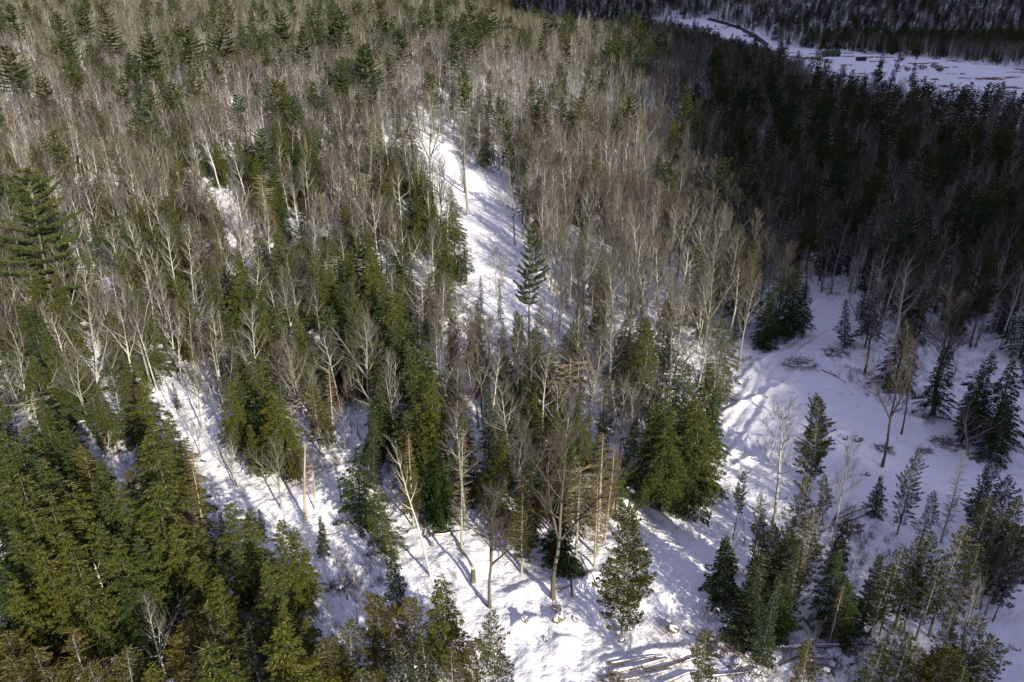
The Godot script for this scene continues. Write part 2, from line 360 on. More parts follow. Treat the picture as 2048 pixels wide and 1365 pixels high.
	["birch", 89.74, -140.63, 11.25, 0.8, -0, 0, SAY[10]],
	["birch", 97.18, -162.95, 9.02, 0.8, 0.06, 0, SAY[10]],
	["birch", 119.71, -260.78, 13.78, 1.1, -0.3, 0, SAY[10]],
	["birch", 59.6, -214.4, 10.1, 1, -0.04, 0, SAY[10]],
	["birch", 119.37, -299.03, 13.49, 1, -0.14, 0, SAY[10]],
	["birch", 69.6, -184.36, 10.47, 1, -0.03, 200, SAY[10]],
	["birch", 102.67, -202.51, 8.53, 1, -0.04, 0, SAY[10]],
	["birch", 132.37, -202.51, 9.23, 1, -0.11, 0, SAY[10]],
	["spruce", 60.63, -121.4, 9.13, 1.2, -0.09, 2, SAY[1], "thin dark conifer beside the snow track entering dark woods"],
	["hemlock", 52.38, -127.64, 14, 1, 0, 3, SAY[1]],
	["hemlock", 48.08, -124.37, 14, 1, 0, 3, SAY[1]],
	["hemlock", 54.44, -125.66, 11, 1.1, 0, 3, SAY[1]],
	["hemlock", 45.23, -119.73, 11, 1, 0, 3, SAY[1]],
	["hemlock", 50.62, -122.99, 9, 1.2, 0, 3, SAY[1]],
	["hemlock", 65.67, -91.38, 13, 1.1, 0, 3, SAY[1]],
	["hemlock", 67.1, -88.18, 13, 1.2, 0, 3, SAY[1]],
	["hemlock", 62.54, -95.26, 12, 1, 0, 3, SAY[1]],
	["hemlock", 63.22, -88.2, 10, 1, 0, 3, SAY[1]],
	["hemlock", 64.61, -83.93, 10, 1, 0, 3, SAY[1]],
	["hemlock", 61.49, -104.65, 12, 1, 0, 3, SAY[1]],
	["hemlock", 63.93, -120.49, 13, 1, 0, 3, SAY[1]],
	["cedar", 38.28, -78.45, 12.39, 0.95, -0.06, 402, SAY[1], "full dark cedar standing in the middle of the shaded clearing"],
	["cedar", 36.86, -70.63, 6.58, 1, -0.11, 102, SAY[0]],
	["spruce", 43.65, -71.87, 5.53, 1.3, -0.06, 2, SAY[0], "small dark spruce below the two leaning bare trunks"],
	["cedar", 44.75, -68.52, 11.56, 0.75, 0.01, 102, SAY[0], "slim leaning cedar at the lower edge of the shaded clearing"],
	["cedar", 45.85, -65.92, 8, 1, 0, 2, SAY[0]],
	["pine", 25.36, -67.46, 9.34, 0.6, -0.01, 300, SAY[0], "young flat-crowned pine with bare trunk beside the shaded track"],
	["cedar", 27.36, -65.74, 7.87, 0.8, -0.05, 302, SAY[0]],
	["cedar", 24.94, -58.96, 10, 0.85, 0, 102, SAY[0]],
	["cedar", 25.79, -57.79, 10, 0.85, 0, 402, SAY[0]],
	["cedar", 26.82, -57.26, 10, 0.8, 0, 402, SAY[0]],
	["cedar", 27.58, -55.81, 9.5, 0.8, 0, 102, SAY[0]],
	["cedar", 35.74, -53.27, 11, 0.8, 0, 302, SAY[0]],
	["cedar", 38.27, -53.78, 12, 0.8, 0, 102, SAY[0]],
	["cedar", 46.42, -58.67, 12, 0.8, 0, 102, SAY[0]],
	["cedar", 48, -58.43, 11, 0.8, 0, 302, SAY[0]],
	["cedar", 49.09, -58.67, 12, 0.8, 0, 202, SAY[0]],
	["cedar", 36.7, -46.34, 10, 0.8, 0, 102, SAY[0]],
	["cedar", 32.34, -44.63, 9, 0.9, 0, 202, SAY[0]],
	["cedar", 29.6, -58.43, 11, 1.1, 0, 100, SAY[0]],
	["cedar", 37.63, -54.32, 11, 1, 0, 100, SAY[0]],
	["cedar", 40.29, -52.88, 13, 0.9, 0, 200, SAY[0]],
	["cedar", 42.56, -53.27, 11, 0.9, 0, 302, SAY[0]],
	["cedar", 32.45, -46.52, 9, 1, 0, 302, SAY[0]],
	["cedar", 33.69, -44.44, 8, 1.3, 0, 1, SAY[0]],
	["cedar", 38.46, -45.68, 10, 1.2, 0, 2, SAY[0]],
	["cedar", 38.76, -44.04, 9.5, 1.2, 0, 2, SAY[0]],
	["cedar", 35.13, -43.56, 8.5, 1.2, 0, 1, SAY[0]],
	["cedar", 52.91, -67.74, 10, 1.1, 0, 2, SAY[0]],
	["cedar", 53.32, -64.91, 10, 1.2, 0, 2, SAY[0]],
	["cedar", 38.71, -52.43, 10, 1, 0, 2, SAY[0]],
	["cedar", 34.63, -52.92, 9, 1, 0, 2, SAY[0]],
	["cedar", 30.07, -44.54, 8, 1.2, 0, 2, SAY[0]],
	["cedar", 35.87, -42.53, 8, 1.3, 0, 2, SAY[0]],
	["cedar", 49.1, -57.41, 10, 1.2, 0, 2, SAY[0]],
	["spruce", 21.97, -58.16, 8.31, 1.6, -0.04, 0, SAY[0], "full spruce at the tip of the dark conifer clump"],
	["spruce", 22.06, -52.26, 9, 1.5, 0, 2, SAY[0]],
	["spruce", 23.61, -54.28, 9, 1.4, 0, 2, SAY[0]],
	["spruce", 35.02, -55.11, 8, 1.4, 0, 2, SAY[0]],
	["spruce", 34.67, -62.05, 7, 1.2, 0, 2, SAY[0]],
	["spruce", 25.47, -52.92, 9, 1.3, 0, 2, SAY[0]],
	["hemlock", 25.15, -52.86, 7.59, 1.25, -0.1, 3, SAY[0], "low dark hemlock above the long fallen logs"],
	["hemlock", 31.04, -55.34, 9, 0.9, 0, 3, SAY[0]],
	["hemlock", 32.15, -52.86, 8, 1.1, -0.17, 3, SAY[0]],
	["larch", 30.31, -52.13, 7.67, 1, -0.03, 102, SAY[0], "tawny larch sapling before a dark hemlock"],
	["larch", 28.03, -56.3, 8.8, 0.9, 0.04, 101, SAY[0]],
	["larch", 48.99, -67.02, 12.7, 0.9, -0.04, 203, SAY[0]],
	["hardwood", 42.57, -51.22, 8.89, 1.2, -0.18, 200, SAY[0], "pale fan-branched bare tree among dark cedars"],
	["hardwood", 40.37, -54.32, 4.88, 1.2, -0.16, 0, SAY[0]],
	["pine", 170.34, -423.01, 19, 1.1, 0, 2, SAY[11]],
	["pine", 171.84, -403.27, 19, 1.1, 0, 2, SAY[11]],
	["pine", 170.61, -372.89, 18, 1, 0, 2, SAY[10]],
	["pine", 191.28, -406.84, 20, 0.8, 0, 2, SAY[11]],
	["pine", 192.99, -392.76, 18, 0.8, 0, 2, SAY[11]],
	["pine", 207.96, -403.27, 19, 0.9, 0, 2, SAY[11]],
	["pine", 198.2, -372.89, 18, 1, 0, 2, SAY[10]],
	["pine", 193.07, -330.38, 18, 1, 0, 2, SAY[10]],
	["pine", 197, -327.84, 18, 1, 0, 2, SAY[10]],
	["pine", 213.53, -343.94, 19, 1.1, 0, 2, SAY[10]],
	["pine", 219.63, -346.73, 19, 1.1, 0, 2, SAY[10]],
	["pine", 217.13, -332.96, 18, 1, 0, 2, SAY[10]],
	["pine", 168.75, -461.24, 19, 1, 0, 2, SAY[11]],
	["pine", 158.87, -467.24, 18, 1, 0, 2, SAY[11]],
	["pine", 106.57, -417.29, 18, 1, 0, 2, SAY[11]],
	["pine", 122.16, -422.86, 16, 1, 0, 2, SAY[10]],
	["pine", 187.44, -479.67, 19, 1.1, 0, 2, SAY[11]],
	["pine", 167.01, -372.89, 18, 1, 0, 2, SAY[10]],
	["pine", 183.6, -330.27, 17, 1, 0, 2, SAY[10]],
]
const MARKS := [
	[Vector2(10.8, -53.49), "the lone cedar among boulders"],
	[Vector2(4.24, -58.31), "the big forked maple"],
	[Vector2(-2.24, -57.05), "the bare long-shadow tree"],
	[Vector2(-24.64, -71.1), "the tall limbless broken trunk"],
	[Vector2(-8.58, -60.95), "the leaning pale birch"],
	[Vector2(-36.98, -51.11), "the leaning dead tree"],
	[Vector2(38.41, -78.45), "the cedar in the shaded clearing"],
	[Vector2(48.92, -111.68), "the large brush pile"],
	[Vector2(25.36, -67.46), "the young flat-crowned pine"],
	[Vector2(40.32, -71.1), "the small snowy log pile"],
	[Vector2(29.33, -51.82), "the long snow-lined logs"],
	[Vector2(2.95, -115.02), "the lone long-trunked pine"],
	[Vector2(-2.52, -131.67), "the bare tree in the snow strip"],
	[Vector2(-12.87, -199.72), "the trees at the snow strip's head"],
	[Vector2(-39.49, -101.71), "the flat-topped dead conifer"],
	[Vector2(-60.01, -89.75), "the vase-shaped bare tree"],
	[Vector2(-35.46, -67.46), "the twin-stemmed larch"],
	[Vector2(60.63, -121.4), "the trail into the dark woods"],
	[Vector2(63.1, -95.62), "the big dark tree in shade"],
	[Vector2(47.53, -54.77), "the shaded open corner"],
	[Vector2(9.47, -64.74), "the tall tawny larch"],
	[Vector2(17.99, -72.25), "the track bend's broad hemlock"],
	[Vector2(42.27, -127.81), "the pine with sunlit top"],
	[Vector2(-79.61, -183.74), "the small snow gap in the woods"],
	[Vector2(-21.65, -97.76), "the pale lit trunk pair"],
	[Vector2(11.99, -98.71), "the wide twiggy bare tree"],
	[Vector2(-69.67, -132.41), "the white slanting trunk"],
	[Vector2(-113.69, -171.48), "the huge broad white pine"],
	[Vector2(62.23, -84.99), "the spreading bare bush"],
	[Vector2(-12.79, -118.35), "the broad dark-limbed bare tree"],
]
const ZONES := [
	{"density": 0.1, "size": 0.85, "mix": {"cedar": 0.6, "spruce": 0.3, "hemlock": 0.1}, "say": "on the log-strewn slope",
		"poly": [Vector2(21.24, -71.1), Vector2(28.03, -74.03), Vector2(37.87, -74.03), Vector2(45.69, -71.1), Vector2(72.3, -74.03), Vector2(48.95, -36.99), Vector2(12.89, -36.99)]},
	{"density": 0.03, "size": 0.8, "mix": {"cedar": 0.4, "spruce": 0.3, "hardwood": 0.3}, "say": "in the shaded snow clearing",
		"poly": [Vector2(35.5, -112.48), Vector2(47.24, -128.45), Vector2(66.18, -147.73), Vector2(74.92, -148.01), Vector2(63.55, -121.85), Vector2(78.8, -119.66), Vector2(105.33, -107.8), Vector2(78.44, -74.03), Vector2(45.69, -71.1), Vector2(37.87, -74.03), Vector2(28.03, -74.03), Vector2(26.81, -84)]},
	{"density": 0.0, "size": 0.8, "mix": {"cedar": 1}, "say": "beside the open sunlit snow",
		"poly": [Vector2(-21.22, -64.08), Vector2(-7.4, -71.1), Vector2(-1.34, -64.9), Vector2(8.95, -67.46), Vector2(13.42, -75.05), Vector2(18.44, -72.06), Vector2(23.48, -58.02), Vector2(18.26, -36.99), Vector2(-3.61, -36.99), Vector2(-14.02, -54.64)]},
	{"density": 0.3, "size": 0.42, "mix": {"hardwood": 0.8, "spruce": 0.2}, "say": "on the diagonal snow track",
		"poly": [Vector2(-59.01, -111.09), Vector2(-49.39, -100.47), Vector2(-41.87, -90.41), Vector2(-33.37, -81.62), Vector2(-27.47, -79.33), Vector2(-21.45, -81.62), Vector2(-18.88, -75.05), Vector2(-18.95, -69.25), Vector2(-12.27, -63.28), Vector2(-9.64, -59.46), Vector2(-12.54, -54.64), Vector2(-16.49, -54.64), Vector2(-21.54, -60.95), Vector2(-25.8, -66.59), Vector2(-33.38, -72.06), Vector2(-41.19, -80.46), Vector2(-51.54, -94.56)]},
	{"density": 0.3, "size": 0.4, "mix": {"hardwood": 0.35, "spruce": 0.4, "cedar": 0.25}, "say": "on the low edge of the diagonal track",
		"poly": [Vector2(-51.54, -94.56), Vector2(-41.19, -80.46), Vector2(-33.38, -72.06), Vector2(-25.8, -66.59), Vector2(-21.54, -60.95), Vector2(-16.49, -54.64), Vector2(-17.2, -49.2), Vector2(-23.1, -55.29), Vector2(-28.75, -60.2), Vector2(-36.6, -66.59), Vector2(-46.9, -79.33)]},
	{"density": 0.3, "size": 1.0, "mix": {"hemlock": 0.7, "cedar": 0.12, "spruce": 0.12, "larch": 0.03, "hardwood": 0.03}, "say": "in the dense hemlock stand",
		"poly": [Vector2(-91.98, -96), Vector2(-54.07, -100.47), Vector2(-39.77, -82.8), Vector2(-33.44, -74.03), Vector2(-26.62, -67.46), Vector2(-21.03, -63.28), Vector2(-14.02, -54.64), Vector2(-3.61, -36.99), Vector2(-9.94, -13.06), Vector2(-45.08, -13.06)]},
	{"density": 0.64, "size": 1.0, "mix": {"hardwood": 0.42, "birch": 0.18, "hemlock": 0.28, "spruce": 0.05, "larch": 0.05, "pine": 0.02}, "say": "in woods uphill of the diagonal track",
		"poly": [Vector2(-176.54, -193.65), Vector2(-95.34, -200.63), Vector2(-64.79, -137.92), Vector2(-51.73, -100.47), Vector2(-89.83, -93.15)]},
	{"density": 0.66, "size": 1.0, "mix": {"hardwood": 0.74, "hemlock": 0.1, "spruce": 0.1, "birch": 0.06}, "say": "in bare woods beside the snow strip",
		"poly": [Vector2(3.94, -224.41), Vector2(47.2, -228.41), Vector2(57.27, -188.09), Vector2(42.09, -120.52), Vector2(35.03, -110.67), Vector2(25.72, -110.46), Vector2(8.24, -129.84), Vector2(4.32, -170.45)]},
	{"density": 0.2, "size": 0.75, "mix": {"hardwood": 0.5, "spruce": 0.35, "cedar": 0.15}, "say": "at the foot of the snow strip",
		"poly": [Vector2(-13.18, -147.47), Vector2(9.21, -148.61), Vector2(9.57, -114), Vector2(-1.94, -105.27), Vector2(-10.95, -117.43)]},
	{"density": 0.62, "size": 0.92, "mix": {"hardwood": 0.32, "hemlock": 0.38, "spruce": 0.1, "cedar": 0.05, "larch": 0.09, "birch": 0.04}, "say": "in mixed woods below the snow strip",
		"poly": [Vector2(-102.9, -219.57), Vector2(-25.1, -227.92), Vector2(-6.11, -129.42), Vector2(8.24, -129.84), Vector2(25.72, -110.46), Vector2(34.14, -107.17), Vector2(26.88, -81.62), Vector2(13.42, -75.05), Vector2(8.95, -67.46), Vector2(-1.34, -64.9), Vector2(-7.4, -71.1), Vector2(-21.22, -64.08), Vector2(-39.77, -82.8), Vector2(-53.29, -100.47), Vector2(-64.79, -137.92)]},
	{"density": 0.72, "size": 1.0, "mix": {"pine": 0.13, "hemlock": 0.1, "spruce": 0.08, "hardwood": 0.53, "birch": 0.16}, "say": "in the shaded dark woods",
		"poly": [Vector2(47.2, -228.41), Vector2(86.83, -337.19), Vector2(149.25, -488.55), Vector2(172.38, -389.53), Vector2(305.47, -334.87), Vector2(121.84, -107.8), Vector2(76.51, -115.48), Vector2(63.55, -121.85), Vector2(74.92, -148.01), Vector2(66.18, -147.73), Vector2(47.24, -128.45), Vector2(42.09, -120.52), Vector2(57.27, -188.09)]},
]
const HILL_ZONE := {"density": 0.84, "size": 0.86, "mix": {"hardwood": 0.75, "birch": 0.09, "pine": 0.035, "hemlock": 0.07, "larch": 0.035, "spruce": 0.02}, "patch": {"hardwood": 0.45, "pine": 0.22, "hemlock": 0.26, "larch": 0.07}, "say": "on the sunlit far hill"}
const FAR_ZONE := {"density": 0.9, "mix": {"hardwood": 0.52, "birch": 0.04, "pine": 0.18, "spruce": 0.14, "hemlock": 0.12}, "say": "on the far side of the valley"}
const CLEARINGS := [
	[Vector2(-42.85, -249.54), Vector2(-34.82, -232.11), Vector2(-27.72, -238.81), Vector2(-17.94, -235.26), Vector2(-1.99, -208.89), Vector2(2.67, -182.84), Vector2(2.38, -158.78), Vector2(7.6, -148.53), Vector2(8.72, -129.85), Vector2(3.18, -117.64), Vector2(-3.49, -119.42), Vector2(-6.45, -138.21), Vector2(-12.6, -163.24), Vector2(-18.66, -187.15), Vector2(-26.05, -207.94), Vector2(-33.21, -219.57), Vector2(-38.86, -227.82)],
	[Vector2(-91.63, -203.51), Vector2(-83.85, -207.19), Vector2(-72.53, -193.65), Vector2(-66.18, -177.48), Vector2(-63.94, -162.94), Vector2(-69.34, -168.58), Vector2(-77.84, -180.58), Vector2(-86.56, -191.95)],
	[Vector2(-18.95, -69.25), Vector2(-10.19, -75.05), Vector2(-3.64, -66.59), Vector2(-0.22, -61.71), Vector2(4.67, -62.49), Vector2(11.46, -69.25), Vector2(11.86, -75.05), Vector2(16.52, -75.05), Vector2(18.85, -71.1), Vector2(27.24, -80.46), Vector2(23.89, -59.46), Vector2(24.9, -55.96), Vector2(20.63, -44.96), Vector2(-2.77, -44.96), Vector2(-5.06, -61.71), Vector2(-13.61, -64.9)],
	[Vector2(35.46, -110.68), Vector2(46.55, -126.18), Vector2(65.59, -146.2), Vector2(72.65, -146.48), Vector2(60.81, -121.84), Vector2(63.23, -107.8), Vector2(76.38, -100.92), Vector2(81.44, -86.5), Vector2(73.04, -75.05), Vector2(62.58, -79.33), Vector2(49.27, -71.1), Vector2(41.56, -74.03), Vector2(32.95, -74.03), Vector2(26.95, -79.33), Vector2(28.77, -89.09)],
	[Vector2(51.96, -61.71), Vector2(66.21, -65.74), Vector2(55.29, -44.96), Vector2(44.03, -44.96)],
	[Vector2(175.17, -1014.17), Vector2(248.44, -1003.54), Vector2(283.51, -947.4), Vector2(303.1, -893.03), Vector2(330.56, -845.28), Vector2(354.29, -633.45), Vector2(350.28, -505.9), Vector2(395.16, -410.6), Vector2(327.67, -334.87), Vector2(211.43, -345.34), Vector2(188.94, -370.45), Vector2(175.71, -397.69), Vector2(171.42, -460.07), Vector2(190.8, -626.17), Vector2(235.88, -892.69), Vector2(212.27, -944.78), Vector2(176.26, -980.29)],
	[Vector2(-41.02, -55.29), Vector2(-33.55, -55.29), Vector2(-29.21, -44.96), Vector2(-35.71, -44.96)],
]
const MEADOW := 5
const OPEN_SNOW := [
	[Vector2(-42.85, -249.54), Vector2(-34.82, -232.11), Vector2(-27.72, -238.81), Vector2(-17.94, -235.26), Vector2(-1.99, -208.89), Vector2(2.67, -182.84), Vector2(2.38, -158.78), Vector2(7.6, -148.53), Vector2(8.72, -129.85), Vector2(3.18, -117.64), Vector2(-3.49, -119.42), Vector2(-6.45, -138.21), Vector2(-12.6, -163.24), Vector2(-18.66, -187.15), Vector2(-26.05, -207.94), Vector2(-33.21, -219.57), Vector2(-38.86, -227.82)],
	[Vector2(-18.95, -69.25), Vector2(-10.19, -75.05), Vector2(-3.64, -66.59), Vector2(-0.22, -61.71), Vector2(4.67, -62.49), Vector2(11.46, -69.25), Vector2(11.86, -75.05), Vector2(16.52, -75.05), Vector2(18.85, -71.1), Vector2(27.24, -80.46), Vector2(23.89, -59.46), Vector2(24.9, -55.96), Vector2(20.63, -44.96), Vector2(-2.77, -44.96), Vector2(-5.06, -61.71), Vector2(-13.61, -64.9)],
	[Vector2(35.46, -110.68), Vector2(46.55, -126.18), Vector2(65.59, -146.2), Vector2(72.65, -146.48), Vector2(60.81, -121.84), Vector2(63.23, -107.8), Vector2(76.38, -100.92), Vector2(81.44, -86.5), Vector2(73.04, -75.05), Vector2(62.58, -79.33), Vector2(49.27, -71.1), Vector2(41.56, -74.03), Vector2(32.95, -74.03), Vector2(26.95, -79.33), Vector2(28.77, -89.09)],
	[Vector2(51.96, -61.71), Vector2(66.21, -65.74), Vector2(55.29, -44.96), Vector2(44.03, -44.96)],
	[Vector2(-59.01, -111.09), Vector2(-49.39, -100.47), Vector2(-41.87, -90.41), Vector2(-33.37, -81.62), Vector2(-27.47, -79.33), Vector2(-21.45, -81.62), Vector2(-18.88, -75.05), Vector2(-18.95, -69.25), Vector2(-12.27, -63.28), Vector2(-9.64, -59.46), Vector2(-12.44, -54), Vector2(-16.36, -54), Vector2(-21.88, -60.2), Vector2(-25.88, -64.9), Vector2(-34.24, -71.1), Vector2(-41.72, -79.33), Vector2(-51.67, -93.15)],
]
const SCRUB := [
	[Vector2(13.74, -55.29), Vector2(24.72, -58.74), Vector2(35.19, -52.13), Vector2(31.89, -44.96), Vector2(6.76, -44.96)],
	[Vector2(-22.13, -63.28), Vector2(-14.17, -64.9), Vector2(-12.44, -54), Vector2(-18.81, -54)],
	[Vector2(34.36, -71.1), Vector2(45.09, -71.1), Vector2(40.66, -61.71), Vector2(33.13, -61.71)],
	[Vector2(35.03, -110.67), Vector2(45.18, -118.79), Vector2(38.12, -103.94), Vector2(29.81, -93.19)],
	[Vector2(56.17, -121.68), Vector2(62.47, -111.53), Vector2(68.55, -100.92), Vector2(60.69, -91.85), Vector2(54.31, -104.27)],
]
const BERMS := [
	{"line": [Vector2(32.5, -97.26), Vector2(37.17, -100.7), Vector2(43.2, -104.74), Vector2(48.2, -106.24)], "h": 0.6, "w": 0.5, "box": Rect2(31, -107.74, 18.7, 11.98)},
	{"line": [Vector2(43.2, -104.74), Vector2(48.79, -111.3), Vector2(52.6, -112.39)], "h": 0.4, "w": 0.5, "box": Rect2(41.7, -113.89, 12.4, 10.65)},
	{"line": [Vector2(20.66, -74.03), Vector2(23.64, -66.59), Vector2(25.06, -61.71)], "h": 0.35, "w": 0.5, "box": Rect2(19.16, -75.53, 7.41, 15.32)},
	{"line": [Vector2(16.52, -75.05), Vector2(18.25, -71.1), Vector2(20.97, -64.9)], "h": 0.4, "w": 0.6, "box": Rect2(14.72, -76.85, 8.05, 13.74)},
	{"line": [Vector2(-28.82, -75.05), Vector2(-22.46, -69.25), Vector2(-16.96, -64.9), Vector2(-12.26, -59.46)], "h": 0.3, "w": 0.5, "box": Rect2(-30.32, -76.55, 19.56, 18.59)},
	{"line": [Vector2(-0.21, -58.74), Vector2(2.96, -60.2), Vector2(7.19, -60.2), Vector2(11.28, -63.28)], "h": 0.25, "w": 0.6, "box": Rect2(-2.01, -65.08, 15.09, 8.14)},
	{"line": [Vector2(0.3, -54.32), Vector2(2.79, -55.29), Vector2(4.13, -52.43), Vector2(6.07, -52.74)], "h": 0.4, "w": 0.45, "box": Rect2(-1.05, -56.64, 8.48, 5.56)},
	{"line": [Vector2(8.62, -49.77), Vector2(12.99, -50.93), Vector2(17.83, -51.52)], "h": 0.5, "w": 0.5, "box": Rect2(7.12, -53.02, 12.22, 4.76)},
	{"line": [Vector2(31.98, -90.43), Vector2(37.99, -89.1), Vector2(48.49, -90.46)], "h": 0.55, "w": 0.6, "box": Rect2(30.18, -92.26, 20.11, 4.96)},
	{"line": [Vector2(37.46, -107.27), Vector2(41.59, -112.79), Vector2(48.87, -119.08)], "h": 0.35, "w": 0.45, "box": Rect2(36.11, -120.43, 14.12, 14.51)},
	{"line": [Vector2(48.97, -100.89), Vector2(54.68, -96.22), Vector2(60.7, -93.27)], "h": 0.5, "w": 0.6, "box": Rect2(47.17, -102.69, 15.32, 11.22)},
	{"line": [Vector2(29.86, -82.8), Vector2(35.04, -86.5), Vector2(39.21, -84.62)], "h": 0.35, "w": 0.45, "box": Rect2(28.51, -87.85, 12.06, 6.4)},
	{"line": [Vector2(37.02, -75.05), Vector2(43.79, -79.33), Vector2(50.27, -79.33)], "h": 0.45, "w": 0.6, "box": Rect2(35.22, -81.13, 16.85, 7.88)},
]
const TRACKS := [
	{"line": [Vector2(17.4, -73.04), Vector2(21.17, -65.74), Vector2(24.72, -58.74), Vector2(26.25, -54)], "box": Rect2(14.4, -76.04, 14.85, 25.04)},
	{"line": [Vector2(27.42, -86.5), Vector2(30.84, -79.33), Vector2(33.64, -76.09), Vector2(40.33, -74.03)], "box": Rect2(24.42, -89.5, 18.9, 18.46)},
	{"line": [Vector2(70.43, -144.98), Vector2(62.8, -133.77), Vector2(51.48, -121.36), Vector2(42.75, -111.02), Vector2(36.25, -97.6), Vector2(28.81, -86.5)], "box": Rect2(25.81, -147.98, 47.62, 64.49)},
	{"line": [Vector2(-45.8, -93.15), Vector2(-36.42, -82.8), Vector2(-28.2, -75.05), Vector2(-19.74, -67.46), Vector2(-13.01, -60.95)], "box": Rect2(-48.8, -96.15, 38.79, 38.21)},
	{"line": [Vector2(3.73, -44.96), Vector2(3.29, -49.77), Vector2(2.29, -55.29), Vector2(2.13, -58.74)], "box": Rect2(-0.87, -61.74, 7.6, 19.78)},
]
const MOUNDS := [
	[Vector2(13.62, -73.83), 1.5, 1.0],
	[Vector2(5.3, -55.63), 1.3, 0.5],
	[Vector2(4.41, -51.52), 1.1, 0.55],
	[Vector2(1.78, -54.97), 0.9, 0.3],
	[Vector2(11.27, -53.68), 1.2, 0.35],
	[Vector2(10.51, -52.43), 0.7, 0.25],
	[Vector2(-5.67, -62.88), 1.4, 0.45],
	[Vector2(-7.41, -64.08), 1.2, 0.4],
	[Vector2(8.39, -61.71), 1.5, 0.4],
	[Vector2(48.79, -111.3), 2.0, 0.4],
	[Vector2(34.95, -93.21), 1.6, 0.3],
	[Vector2(30.89, -86.5), 1.5, 0.3],
	[Vector2(-23.47, -76.09), 1.6, 0.5],
	[Vector2(-26.34, -75.05), 1.3, 0.4],
	[Vector2(17.98, -52.13), 1.4, 0.6],
	[Vector2(15.41, -53.68), 1.2, 0.5],
	[Vector2(20.05, -50.93), 1.2, 0.5],
	[Vector2(47.58, -50.93), 1.0, 0.5],
	[Vector2(-17.65, -60.2), 1.2, 0.4],
	[Vector2(-16.1, -63.28), 1.1, 0.3],
	[Vector2(47.64, -88.45), 1.5, 0.3],
	[Vector2(-11.19, -169.04), 1.2, 0.3],
	[Vector2(-10.62, -51.52), 1.2, 0.3],
]
